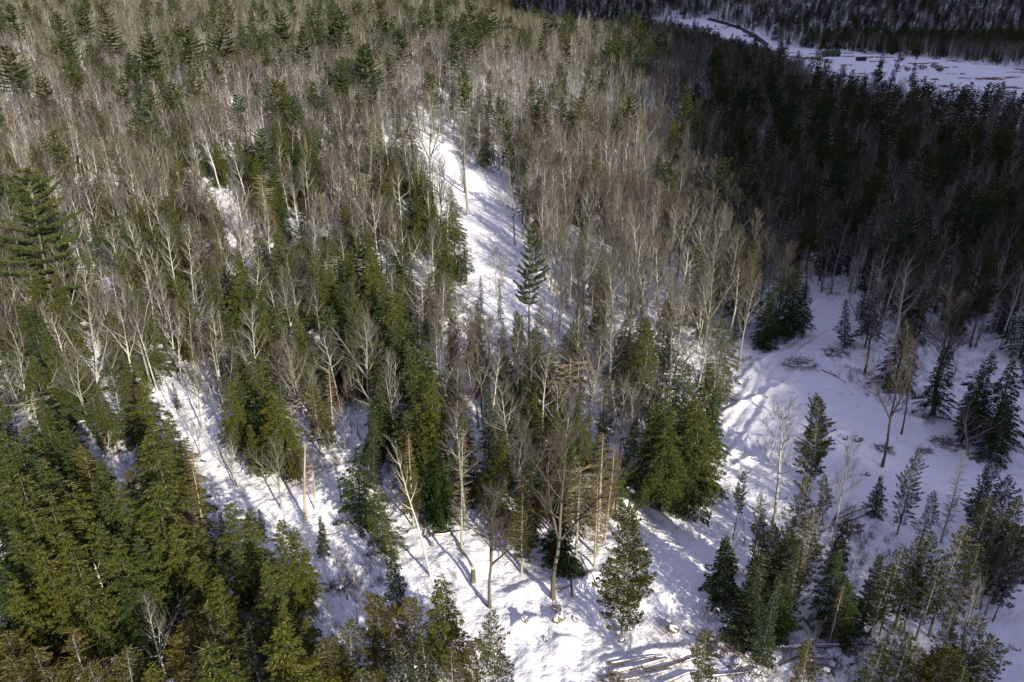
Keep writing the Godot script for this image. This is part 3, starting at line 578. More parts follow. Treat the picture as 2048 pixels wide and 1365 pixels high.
const LOGS := [
	[Vector2(-9.35, -67.99), Vector2(-4.03, -69.16), 0.17, true, 2, "pale", "snow-topped fallen log lying across snow behind the stump", 0, 0],
	[Vector2(-4.29, -62.49), Vector2(-7.2, -68.52), 0.15, false, 14, "grey", "brushy fallen tree top lying beside the stump", 0, 0],
	[Vector2(-2.39, -56.91), Vector2(-3.86, -59.1), 0.1, false, 0, "dark", "thin dark pole at the foot of the long-shadow tree", 0, 0],
	[Vector2(4.28, -59.1), Vector2(6.1, -59.75), 0.16, false, 1, "pale", "short log lying at the foot of the big maple", 0, 0],
	[Vector2(6.26, -58.45), Vector2(6.13, -63.28), 0.11, false, 10, "dark", "bent dark root limb beside the big maple", 0, 0.4],
	[Vector2(9.15, -59.75), Vector2(7.7, -64.25), 0.09, false, 2, "grey", "thin fallen pole behind the lone cedar", 0, 0],
	[Vector2(8.79, -48.53), Vector2(14.52, -50.34), 0.24, true, 0, "pale", "thick snow-capped log at the front of the log heap", 0, 0],
	[Vector2(8.8, -49.31), Vector2(14.1, -50.58), 0.15, true, 0, "dark", "dark log behind the thick snow-capped log", 0.1, 0.1],
	[Vector2(9.51, -47.77), Vector2(14.78, -49.31), 0.14, true, 1, "grey", "grey snow-lined log in front of the thick one", 0, 0],
	[Vector2(12.23, -49.2), Vector2(16.6, -50.23), 0.12, false, 3, "dark", "dark stick log poking out of the heap", 0.1, 0.3],
	[Vector2(15.8, -49.77), Vector2(19.58, -50.93), 0.13, true, 4, "grey", "grey limb lying among the slash heaps", 0, 0],
	[Vector2(17.05, -48.2), Vector2(21.8, -48.92), 0.15, true, 3, "dark", "dark snowy log at the foot of the slash", 0, 0],
	[Vector2(20.99, -50.93), Vector2(24.05, -49.48), 0.11, false, 4, "grey", "thin grey pole below the long snow-lined log", 0.1, 0.1],
	[Vector2(24.84, -49.77), Vector2(28.05, -50.93), 0.1, false, 5, "dark", "dark limb under the leaning birch pole", 0, 0.3],
	[Vector2(31.32, -49.77), Vector2(34.64, -50.93), 0.13, true, 3, "dark", "dark log beside the cedar clump's foot", 0, 0],
	[Vector2(20.71, -55.29), Vector2(22.39, -53.87), 0.09, false, 4, "dark", "short dark limb at the conifer clump's tip", 0, 0.1],
	[Vector2(28.6, -59.46), Vector2(29.28, -56.98), 0.11, true, 3, "dark", "dark snowy pole inside the conifer clump", 0, 0],
	[Vector2(39.24, -60.95), Vector2(40.3, -58.74), 0.11, true, 3, "grey", "grey snowy pole on the shaded slope", 0, 0],
	[Vector2(56.89, -75.05), Vector2(59.08, -73.53), 0.13, true, 4, "dark", "dark log before the slim shaded cedars", 0, 0],
	[Vector2(13.31, -47.55), Vector2(16.99, -48.92), 0.18, true, 2, "grey", "snowy log half buried in scrub", 0, 0],
	[Vector2(24.38, -51.52), Vector2(34.41, -52.01), 0.17, true, 3, "pale", "long snow-lined log spanning the scrubby slope", 0.2, 0.2],
	[Vector2(24.67, -52.13), Vector2(30.24, -51.7), 0.14, true, 2, "dark", "dark log lying against the long snow-lined log", 0.1, 0.1],
	[Vector2(30.05, -53.68), Vector2(25.95, -48.09), 0.15, false, 3, "pale", "white birch pole leaning across the long logs", 1.2, 0],
	[Vector2(16.93, -53.49), Vector2(20.3, -51.88), 0.13, true, 6, "dark", "dark tangled log at the tip of the scrub", 0, 0],
	[Vector2(18.96, -52.25), Vector2(23.08, -54.9), 0.1, false, 3, "pale", "pale crossed pole beside the dark tangled log", 0.3, 0.1],
	[Vector2(22.5, -54.25), Vector2(24.33, -52.13), 0.11, true, 2, "dark", "dark pole below the low hemlock", 0, 0],
	[Vector2(29.07, -55.56), Vector2(29.22, -53.17), 0.12, false, 2, "dark", "short dark pole propped on shaded snow", 0, 0.5],
	[Vector2(36.98, -57.6), Vector2(39.05, -57.74), 0.15, true, 1, "grey", "short snowy log on the shaded slope", 0, 0],
	[Vector2(34.17, -52.86), Vector2(38.02, -56.64), 0.12, false, 6, "dark", "upright-leaning dark limb at the cedar clump", 0, 0.8],
	[Vector2(36.47, -78.78), Vector2(36.71, -73.23), 0.15, true, 4, "grey", "fallen trunk below the full dark cedar", 0, 0],
	[Vector2(37.99, -70.35), Vector2(43.36, -73.23), 0.15, true, 0, "grey", "upper log of the small snowy log pile", 0.25, 0.2],
	[Vector2(37.74, -69.43), Vector2(43.19, -72.45), 0.16, true, 0, "dark", "lower log of the small snowy log pile", 0, 0],
	[Vector2(36.98, -68.7), Vector2(40.79, -69.43), 0.12, true, 2, "pale", "pale log jutting from the small snowy log pile", 0, 0],
	[Vector2(38.61, -71.29), Vector2(42.21, -73.83), 0.13, true, 0, "grey", "short end log of the small snowy log pile", 0, 0],
	[Vector2(65.32, -102.24), Vector2(70.12, -99), 0.17, true, 2, "dark", "dark log beside the big dark tree in shade", 0, 0],
	[Vector2(64.77, -100.28), Vector2(69.34, -96.82), 0.13, true, 0, "grey", "thinner log lying parallel to the dark shaded log", 0, 0],
	[Vector2(73.95, -106.9), Vector2(74.84, -104.62), 0.14, true, 3, "dark", "short dark log before the shaded conifers", 0, 0],
	[Vector2(52.35, -111.06), Vector2(54.62, -106.36), 0.1, false, 12, "dark", "dead limb trailing from the large brush pile", 0, 0],
	[Vector2(62.94, -95.02), Vector2(65.5, -93.99), 0.12, true, 8, "dark", "broken limb at the base of the big dark tree", 0, 0],
	[Vector2(-21.74, -65.07), Vector2(-21.36, -67.02), 0.1, true, 3, "dark", "short dark limb on shaded snow below the lone fir", 0, 0],
	[Vector2(-17.89, -59.61), Vector2(-16.83, -60.57), 0.13, true, 4, "dark", "dark butt log on shaded snow", 0, 0],
	[Vector2(-39.21, -82.2), Vector2(-35.33, -84.62), 0.1, true, 2, "grey", "thin log crossing the diagonal snow track", 0, 0],
	[Vector2(-28.18, -76.09), Vector2(-26.68, -78.78), 0.12, true, 4, "grey", "snowy log beside the tall broken trunk", 0, 0],
	[Vector2(-3.1, -67.64), Vector2(-7.1, -71.1), 0.1, false, 3, "grey", "grey pole lying behind the stump in tree shadow", 0, 0],
	[Vector2(26.73, -81.04), Vector2(27.86, -79.11), 0.1, true, 2, "dark", "dark stick log at the bend of the shaded track", 0, 0],
	[Vector2(16.35, -74.03), Vector2(17.71, -72.06), 0.1, false, 2, "dark", "dark pole under the broad dark hemlock", 0, 0],
	[Vector2(2.07, -186.08), Vector2(-3.23, -195.68), 0.12, false, 6, "dark", "dark dead limb at the edge of the long snow strip", 0, 0],
	[Vector2(-9.58, -221.55), Vector2(-6.44, -215.98), 0.15, false, 6, "dark", "dark log at the top of the long snow strip", 0, 0],
]
const BOULDERS := [
	[Vector2(1.28, -54.64), 0.44, 3, "round snow-capped boulder alone on open sunlit snow"],
	[Vector2(4.62, -55.1), 0.68, 4, "largest tan boulder with a snow hat behind it"],
	[Vector2(6.27, -55.23), 0.36, 5, "small tan boulder beside the largest one"],
	[Vector2(10.42, -53.55), 0.32, 6, "small boulder touching the lone cedar's trunk"],
	[Vector2(11.49, -53.87), 0.4, 7, "rounded boulder beside the lone cedar's trunk"],
	[Vector2(12.32, -54.19), 0.36, 8, "tan boulder farthest out from the lone cedar"],
	[Vector2(10.5, -52.37), 0.34, 9, "small boulder in front of the lone cedar"],
	[Vector2(3.27, -52.62), 0.28, 10, "dark half-buried stone beside the snow hump"],
	[Vector2(15.66, -53.68), 0.6, 11, "brown rock beside the tangled logs"],
	[Vector2(47.01, -88.98), 0.6, 12, "snow-capped boulder of a pair in the shaded clearing"],
	[Vector2(48.82, -88.58), 0.68, 13, "wider boulder of the pair in the shaded clearing"],
	[Vector2(58.06, -106.19), 0.52, 14, "lone snowy stone below the trail entrance"],
	[Vector2(61.34, -108.35), 0.4, 15, "small stone among twigs in the shaded clearing"],
	[Vector2(47.74, -51.4), 0.48, 16, "dark stone in the shaded open corner"],
	[Vector2(46.2, -80.23), 0.64, 17, "snow-capped stone beside the leaning bare trunks"],
	[Vector2(40.01, -101.54), 0.32, 18, "small dark stone by the ploughed snow ridge"],
	[Vector2(23.86, -72.06), 0.36, 19, "dark stone on the bend of the shaded track"],
]
const BRUSH := [
	[Vector2(48.92, -111.68), 3.1, 1.5, 170, "large dark brush pile in the shaded clearing"],
	[Vector2(57.58, -117.92), 2.8, 1.2, 120, "brush pile at the foot of the dark woods"],
	[Vector2(60.67, -87.53), 2.6, 1.4, 150, "dark brush heap beside the spreading bare bush"],
	[Vector2(51.37, -85.86), 1.2, 0.7, 50, "small brush heap at the leaning trunks"],
	[Vector2(4.7, -56.5), 0.8, 0.5, 26, "little heap of twigs behind the largest boulder"],
	[Vector2(-17.62, -60.05), 1.6, 0.8, 60, "brush heap on shaded snow beside the track"],
	[Vector2(18.78, -51.52), 1.8, 0.8, 80, "twiggy slash heap among the crossed logs"],
	[Vector2(22.06, -49.77), 2.2, 0.7, 90, "wide low slash heap below the crossed logs"],
	[Vector2(56.88, -85.86), 1.0, 0.6, 36, "small brush clump beside the dark heap"],
	[Vector2(39.54, -69.25), 1.6, 0.6, 60, "slash heap below the small log pile"],
	[Vector2(9.26, -47.55), 1.5, 0.8, 60, "slash heap at the butt of the thick log"],
	[Vector2(28.54, -49.77), 2.0, 0.8, 80, "slash heap under the leaning birch pole"],
]
const STUMPS := [
	[Vector2(-4.15, -60.79), 0.28, 2.0, "tall broken stump beside the brushy fallen tree top"],
	[Vector2(-9.13, -66.42), 0.22, 0.9, "short stump near the leaning birch"],
]

# ---------------------------------------------------------------- terrain
const CREST_W := [-600.0, -60.0, 0.0, 44.0, 63.0, 86.0, 108.0, 151.0, 216.0, 300.0, 400.0, 545.0, 900.0, 3000.0]
const CREST_H := [50.0, 138.0, 169.0, 196.0, 202.0, 213.0, 231.0, 272.0, 324.0, 384.0, 498.0, 634.0, 665.0, 665.0]

var noise := FastNoiseLite.new()
var fine := FastNoiseLite.new()
var rng := RandomNumberGenerator.new()

func sm(a: float, b: float, x: float) -> float:
	var t := clampf((x - a) / (b - a), 0.0, 1.0)
	return t * t * (3.0 - 2.0 * t)

func land(x: float, z: float) -> float:
	var d := -z
	var u := x / (maxf(d, 0.0) + 60.0)
	var hill := lerpf(47.0, 38.0, sm(-0.1, 0.1, u)) * sm(85, 450, d)
	var h := lerpf(lerpf(hill + maxf(0.0, d - 430.0) * 0.10, hill - 30.0 * sm(460, 640, d), sm(-0.12, 0.12, u)), 22.0 * sm(150, 600, d), sm(0.15, 0.34, u))
	h += minf(0.30 * maxf(0.0, d - 880.0), 380.0)
	var w := x * 0.839 - z * 0.545
	var a := x * 0.545 + z * 0.839
	var c: float = CREST_H[0]
	for i in CREST_W.size() - 1:
		if w > CREST_W[i]:
			c = lerpf(CREST_H[i], CREST_H[i + 1], clampf((w - CREST_W[i]) / (CREST_W[i + 1] - CREST_W[i]), 0.0, 1.0))
	var a0 := lerpf(40.0, -100.0, sm(100, 500, w))
	var t := clampf((a - a0) / (500.0 - a0), 0.0, 1.0) if a < 500.0 else clampf(1.0 - (a - 500.0) / 700.0, 0.0, 1.0)
	return h + c * pow(t, 1.5)

func seg_dist(p: Vector2, a: Vector2, b: Vector2) -> float:
	var t := clampf((p - a).dot(b - a) / maxf((b - a).length_squared(), 1e-6), 0.0, 1.0)
	return p.distance_to(a.lerp(b, t))

func line_dist(p: Vector2, l: Array) -> float:
	var m := 1e9
	for i in l.size() - 1:
		m = minf(m, seg_dist(p, l[i], l[i + 1]))
	return m

func ground(x: float, z: float) -> float:
	var h := land(x, z)
	var d := -z
	if d > 700.0 or d < 20.0 or absf(x) > 500.0:
		return h + noise.get_noise_2d(x * 0.25, z * 0.25) * 3.0 * sm(700, 900, d)
	h += noise.get_noise_2d(x, z) * 0.55 * sm(40, 60, d)
	if d < 170.0 and absf(x) < 90.0:
		h += fine.get_noise_2d(x, z) * 0.36 + fine.get_noise_2d(x * 2.9 + 70.0, z * 2.9) * 0.12
		var p := Vector2(x, z)
		for b in BERMS:
			if Rect2(b.box).has_point(p):
				var q := line_dist(p, b.line)
				h += b.h * exp(-q * q / (b.w * b.w))
		for t in TRACKS:
			if Rect2(t.box).has_point(p):
				var q := line_dist(p, t.line)
				if q < 2.6:
					var flat := 1.0 - sm(1.4, 2.4, q)
					h -= (fine.get_noise_2d(x, z) * 0.2) * flat
					h -= 0.2 * exp(-pow((q - 0.8) / 0.22, 2.0))
					h += 0.22 * exp(-pow((q - 1.75) / 0.4, 2.0))
		for m in MOUNDS:
			var q := p.distance_to(m[0])
			if q < m[1] * 2.5:
				h += m[2] * exp(-q * q / (m[1] * m[1]))
	return h

func axis(lo: float, f0: float, f1: float, hi: float, step: float, grow: float, most: float) -> PackedFloat32Array:
	var right := PackedFloat32Array()
	var v := f0
	while v < f1:
		right.append(v); v += step
	var s := step
	while v < hi:
		right.append(v); s = minf(s * grow, most); v += s
	right.append(hi)
	var left := PackedFloat32Array()
	s = step; v = f0
	while v > lo:
		s = minf(s * grow, most); v -= s
		left.append(maxf(v, lo))
	left.reverse()
	left.append_array(right)
	return left

func make_ground() -> ArrayMesh:
	var xs := axis(-2600, -60, 76, 2600, 0.42, 1.045, 60.0)
	var zs := axis(-2600, -150, -40, 900, 0.42, 1.03, 60.0)
	var nx := xs.size(); var nz := zs.size()
	var v := PackedVector3Array(); v.resize(nx * nz)
	for j in nz:
		for i in nx:
			v[j * nx + i] = Vector3(xs[i], ground(xs[i], zs[j]), zs[j])
	var n := PackedVector3Array(); n.resize(nx * nz)
	for j in nz:
		var j0 := maxi(j - 1, 0); var j1 := mini(j + 1, nz - 1)
		for i in nx:
			var du := v[j * nx + mini(i + 1, nx - 1)] - v[j * nx + maxi(i - 1, 0)]
			var dv := v[j1 * nx + i] - v[j0 * nx + i]
			n[j * nx + i] = dv.cross(du).normalized()
	var idx := PackedInt32Array(); idx.resize((nx - 1) * (nz - 1) * 6)
	var k := 0
	for j in nz - 1:
		for i in nx - 1:
			var a := j * nx + i
			idx[k] = a; idx[k + 1] = a + 1; idx[k + 2] = a + nx
			idx[k + 3] = a + 1; idx[k + 4] = a + nx + 1; idx[k + 5] = a + nx
			k += 6
	var arr := []; arr.resize(Mesh.ARRAY_MAX)
	arr[Mesh.ARRAY_VERTEX] = v; arr[Mesh.ARRAY_NORMAL] = n; arr[Mesh.ARRAY_INDEX] = idx
	var m := ArrayMesh.new()
	m.add_surface_from_arrays(Mesh.PRIMITIVE_TRIANGLES, arr)
	return m

# ---------------------------------------------------------------- mesh buffer
class Buf:
	var v := PackedVector3Array()
	var n := PackedVector3Array()
	var c := PackedColorArray()

	func tri(a: Vector3, b: Vector3, d: Vector3, col: Color) -> void:
		var m := (d - a).cross(b - a).normalized()
		v.append(a); v.append(b); v.append(d)
		n.append(m); n.append(m); n.append(m)
		c.append(col); c.append(col); c.append(col)

	func spike(a: Vector3, b: Vector3, r: float, col: Color) -> void:
		var t := (b - a).normalized()
		var s := t.cross(Vector3.UP if absf(t.y) < 0.9 else Vector3.RIGHT).normalized()
		var u := t.cross(s)
		var q := [s, s * -0.5 + u * 0.866, s * -0.5 - u * 0.866]
		for i in 3:
			var e: Vector3 = q[i]; var f: Vector3 = q[(i + 1) % 3]
			v.append(a + e * r); v.append(b); v.append(a + f * r)
			n.append(e); n.append((e + f).normalized()); n.append(f)
			c.append(col); c.append(col); c.append(col)

	func tube(p: Array, r: Array, sides: int, col: Color, vary := 0.0, rg: RandomNumberGenerator = null) -> void:
		var rings := []
		for i in p.size():
			var t: Vector3 = (p[mini(i + 1, p.size() - 1)] - p[maxi(i - 1, 0)]).normalized()
			var s := t.cross(Vector3.UP if absf(t.y) < 0.85 else Vector3.RIGHT).normalized()
			var u := t.cross(s)
			var ring := []
			for k in sides:
				var a := TAU * k / sides
				ring.append(s * cos(a) + u * sin(a))
			rings.append(ring)
		for i in p.size() - 1:
			var cc := col
			if vary > 0.0:
				cc = col * (1.0 + rg.randf_range(-vary, vary))
			for k in sides:
				var k2 := (k + 1) % sides
				var a0: Vector3 = rings[i][k]; var a1: Vector3 = rings[i][k2]
				var b0: Vector3 = rings[i + 1][k]; var b1: Vector3 = rings[i + 1][k2]
				var p0: Vector3 = p[i]; var p1: Vector3 = p[i + 1]
				var r0: float = r[i]; var r1: float = r[i + 1]
				v.append(p0 + a0 * r0); v.append(p1 + b0 * r1); v.append(p0 + a1 * r0)
				v.append(p0 + a1 * r0); v.append(p1 + b0 * r1); v.append(p1 + b1 * r1)
				n.append(a0); n.append(b0); n.append(a1); n.append(a1); n.append(b0); n.append(b1)
				for z in 6:
					c.append(cc)
		var last := p.size() - 1
		if r[last] > 0.03:
			for k in sides - 2:
				tri(p[last] + rings[last][0] * r[last], p[last] + rings[last][k + 1] * r[last], p[last] + rings[last][k + 2] * r[last], col)

	func kite(a: Vector3, dir: Vector3, side: Vector3, l: float, w: float, sag: float, col: Color) -> void:
		var up := side.cross(dir)
		var m := a + dir * (l * 0.45)
		var e := m + side * w - up * sag
		var f := m - side * w - up * sag
		var t := a + dir * l - up * (sag * 0.6)
		var n0 := (side * w - up * sag).cross(dir).normalized()
		var n1 := dir.cross(-side * w - up * sag).normalized()
		v.append(a); v.append(t); v.append(e); v.append(a); v.append(f); v.append(t)
		n.append(n0); n.append(n0); n.append(n0); n.append(n1); n.append(n1); n.append(n1)
		for z in 6:
			c.append(col)

	func into(m: ArrayMesh, mat: Material) -> ArrayMesh:
		if v.size() == 0:
			return m
		var arr := []; arr.resize(Mesh.ARRAY_MAX)
		arr[Mesh.ARRAY_VERTEX] = v; arr[Mesh.ARRAY_NORMAL] = n; arr[Mesh.ARRAY_COLOR] = c
		m.add_surface_from_arrays(Mesh.PRIMITIVE_TRIANGLES, arr)
		m.surface_set_material(m.get_surface_count() - 1, mat)
		return m

# ---------------------------------------------------------------- materials
var mats := {}

func lin(r: float, g: float, b: float) -> Color:
	return Color(r, g, b).linear_to_srgb()

func vmat(rough: float, tint := Color(1, 1, 1)) -> StandardMaterial3D:
	var m := StandardMaterial3D.new()
	m.albedo_color = tint
	m.vertex_color_use_as_albedo = true
	m.roughness = rough
	m.metallic_specular = 0.12
	m.cull_mode = BaseMaterial3D.CULL_DISABLED
	return m

func noise_tex(size: int, freq: float, oct: int, sd: int) -> NoiseTexture2D:
	var f := FastNoiseLite.new()
	f.noise_type = FastNoiseLite.TYPE_SIMPLEX_SMOOTH
	f.frequency = freq; f.fractal_octaves = oct; f.seed = sd
	var t := NoiseTexture2D.new()
	t.width = size; t.height = size; t.seamless = true; t.noise = f
	return t

func make_materials() -> void:
	var snow := StandardMaterial3D.new()
	snow.albedo_color = lin(0.86, 0.865, 0.88)
	snow.roughness = 0.75
	snow.metallic_specular = 0.25
	snow.uv1_triplanar = true
	snow.uv1_world_triplanar = true
	snow.uv1_scale = Vector3(0.16, 0.16, 0.16)
	snow.heightmap_enabled = true
	snow.heightmap_scale = 13.0
	snow.heightmap_texture = noise_tex(512, 0.012, 5, 5)
	mats.snow = snow
	mats.bark = vmat(0.9)
	mats.twig = vmat(0.9)
	mats.leaf = vmat(0.75, Color(1, 1, 1))
	var rock := StandardMaterial3D.new()
	rock.albedo_texture = noise_tex(256, 0.03, 4, 9)
	var gr := Gradient.new()
	gr.set_color(0, lin(0.07, 0.062, 0.05)); gr.set_color(1, lin(0.25, 0.22, 0.165))
	rock.albedo_texture.color_ramp = gr
	rock.uv1_triplanar = true; rock.uv1_scale = Vector3(0.6, 0.6, 0.6)
	rock.roughness = 0.9
	mats.rock = rock
	for k in TINTS:
		var list := []
		for t in TINTS[k]:
			list.append(vmat(0.75, lin(t[0], t[1], t[2])) if k in ["hemlock", "cedar", "spruce", "pine"] else vmat(0.9, lin(t[0], t[1], t[2])))
		mats["tint_" + k] = list

func plain(r: float, g: float, b: float, rough := 0.85) -> StandardMaterial3D:
	var m := StandardMaterial3D.new()
	m.albedo_color = lin(r, g, b); m.roughness = rough
	return m

# tints multiply the colours of the pieces of a crown
const TINTS := {
	"hemlock": [[1.0, 1.0, 1.0], [0.8, 0.9, 0.95], [1.16, 1.08, 0.85], [0.58, 0.74, 0.8]],
	"cedar": [[0.9, 1.0, 1.0], [1.15, 1.0, 0.85], [0.6, 0.75, 0.8]],
	"spruce": [[1.0, 1.0, 1.0], [0.9, 1.02, 1.15], [0.75, 0.8, 0.8]],
	"pine": [[1.0, 1.0, 1.0], [1.15, 1.1, 0.9], [0.8, 0.9, 1.0]],
	"hardwood": [[1.0, 1.0, 1.0], [0.78, 0.75, 0.7], [1.18, 1.17, 1.14]],
	"birch": [[1.0, 1.0, 1.0], [0.88, 0.86, 0.82]],
	"larch": [[1.0, 1.0, 1.0], [1.0, 0.86, 0.66], [0.8, 0.8, 0.76]],
}

# ---------------------------------------------------------------- trees: each maker returns {trunk, crown, whole, h}
func variant(h: float, trunk: Buf, wood: Buf, leaf: Buf) -> Dictionary:
	var tm := trunk.into(ArrayMesh.new(), mats.bark)
	var cm := wood.into(ArrayMesh.new(), mats.twig)
	var whole := wood.into(trunk.into(ArrayMesh.new(), mats.bark), mats.twig)
	if leaf:
		leaf.into(cm, mats.leaf)
		leaf.into(whole, mats.leaf)
	return {"trunk": tm, "crown": cm, "whole": whole, "h": h}

func bark_col(base: Color) -> Color:
	return base * rng.randf_range(0.8, 1.2)

func wander(h: float, top: float, steps: int, amount: float) -> Array:
	var p := []
	var off := Vector3.ZERO
	var drift := Vector3(rng.randf_range(-1, 1), 0, rng.randf_range(-1, 1)) * amount
	for i in steps + 1:
		p.append(Vector3(off.x, h * top * i / steps - (0.4 if i == 0 else 0.0), off.z))
		drift += Vector3(rng.randf_range(-1, 1), 0, rng.randf_range(-1, 1)) * amount * 0.8
		drift *= 0.8
		off += drift
	return p

func along(p: Array, t: float) -> Vector3:
	var f := clampf(t, 0.0, 0.9999) * (p.size() - 1)
	var i := int(f)
	return p[i].lerp(p[i + 1], f - i)

func twigs(b: Buf, at: Vector3, dir: Vector3, n: int, l: float, col: Color, r := 0.011, spread := 0.75) -> void:
	for i in n:
		var d := (dir + Vector3(rng.randf_range(-1, 1), rng.randf_range(-0.6, 1), rng.randf_range(-1, 1)) * spread + Vector3.UP * 0.2).normalized()
		b.spike(at, at + d * l * rng.randf_range(0.5, 1.25), r * twig_k, col * rng.randf_range(0.75, 1.25))

func limb(b: Buf, from: Vector3, dir: Vector3, l: float, r: float, n2: int, n3: int, bark: Color, twig: Color, up := 0.5) -> void:
	var p := [from]
	var d := dir
	var q := from
	for i in 4:
		d = (d + Vector3.UP * up * 0.22 + Vector3(rng.randf_range(-1, 1), rng.randf_range(-0.5, 0.5), rng.randf_range(-1, 1)) * 0.17).normalized()
		q += d * l * 0.25
		p.append(q)
	b.tube(p, [r, r * 0.75, r * 0.52, r * 0.32, r * 0.15], 4, bark)
	for j in n2:
		var s := lerpf(0.18, 1.0, (j + rng.randf()) / n2)
		var at := along(p, s)
		var ax: Vector3 = (along(p, minf(s + 0.2, 1.0)) - along(p, maxf(s - 0.2, 0.0))).normalized()
		var side := ax.cross(Vector3(rng.randf_range(-1, 1), rng.randf_range(-1, 1), rng.randf_range(-1, 1))).normalized()
		var d2 := (ax * rng.randf_range(0.7, 1.1) + side * rng.randf_range(0.5, 0.95) + Vector3.UP * up * 0.5).normalized()
		var l2 := (l * 0.42 * (1.15 - 0.7 * s) + 0.35) * rng.randf_range(0.7, 1.2)
		var mid := at + d2 * l2 * 0.5
		var end := mid + (d2 + Vector3.UP * 0.25 * up + side * rng.randf_range(-0.2, 0.2)).normalized() * l2 * 0.5
		var r2 := maxf(r * 0.34 * (1.1 - 0.6 * s), 0.014)
		var cc := bark.lerp(twig, 0.45)
		b.tube([at, mid, end], [r2, r2 * 0.6, 0.008], 3, cc)
		for m in n3:
			var s3 := lerpf(0.15, 1.0, (m + rng.randf()) / n3)
			var at3 := at.lerp(mid, s3 * 2.0) if s3 < 0.5 else mid.lerp(end, s3 * 2.0 - 1.0)
			twigs(b, at3, d2, 1, 0.32 * l2 + 0.3, twig, 0.0105)

func hardwood(h: float, clear: float, spread: float, fork: bool, bark: Color, twig: Color, n1: int, n2: int, n3: int) -> Dictionary:
	var t := Buf.new(); var c := Buf.new()
	var p := wander(h, 0.96, 9, 0.012 * h)
	var r0 := h * 0.0105 + 0.03
	var rad := []
	for i in p.size():
		var f := float(i) / (p.size() - 1)
		rad.append(r0 * (1.45 if i == 0 else 1.0) * pow(1.0 - f, 0.75) + 0.012)
	t.tube(p, rad, 6, bark, 0.16, rng)
	var az := rng.randf() * TAU
	for i in n1:
		var f := lerpf(clear, 0.97, pow((i + rng.randf() * 0.8) / n1, 0.9))
		az += 2.4 + rng.randf_range(-0.5, 0.5)
		var from := along(p, f / 0.96)
		var e := deg_to_rad(lerpf(30.0, 62.0, (f - clear) / (1.0 - clear)) + rng.randf_range(-10, 10))
		var l := h * spread * lerpf(1.0, 0.42, (f - clear) / (1.0 - clear)) * rng.randf_range(0.7, 1.2)
		limb(c, from, Vector3(cos(az) * cos(e), sin(e), sin(az) * cos(e)), l, r0 * 0.42 * lerpf(1.0, 0.4, (f - clear) / (1.0 - clear)), n2, n3, bark, twig, 0.6)
	if fork:
		for k in 2:
			az += 2.2
			var f := clear * rng.randf_range(0.85, 1.1)
			var e := deg_to_rad(64.0)
			limb(c, along(p, f / 0.96), Vector3(cos(az) * cos(e), sin(e), sin(az) * cos(e)), h * (1.0 - clear) * 0.95, r0 * 0.7, n2 + 7, n3, bark, twig, 0.35)
	return variant(h, t, c, null)

func leaf_spray(b: Buf, at: Vector3, out: Vector3, l: float, w: float, cols: Array, flat := 0.35) -> void:
	var d := (out + Vector3(rng.randf_range(-1, 1), rng.randf_range(-0.7, 0.45), rng.randf_range(-1, 1)) * 0.6).normalized()
	var up := (Vector3.UP + Vector3(rng.randf_range(-1, 1), 0, rng.randf_range(-1, 1)) * flat * 2.0).normalized()
	var side := d.cross(up).normalized()
	var col: Color = cols[rng.randi() % cols.size()]
	b.kite(at, d, side, l * rng.randf_range(0.65, 1.35), w * rng.randf_range(0.7, 1.3), w * 0.35, col * rng.randf_range(0.72, 1.28))

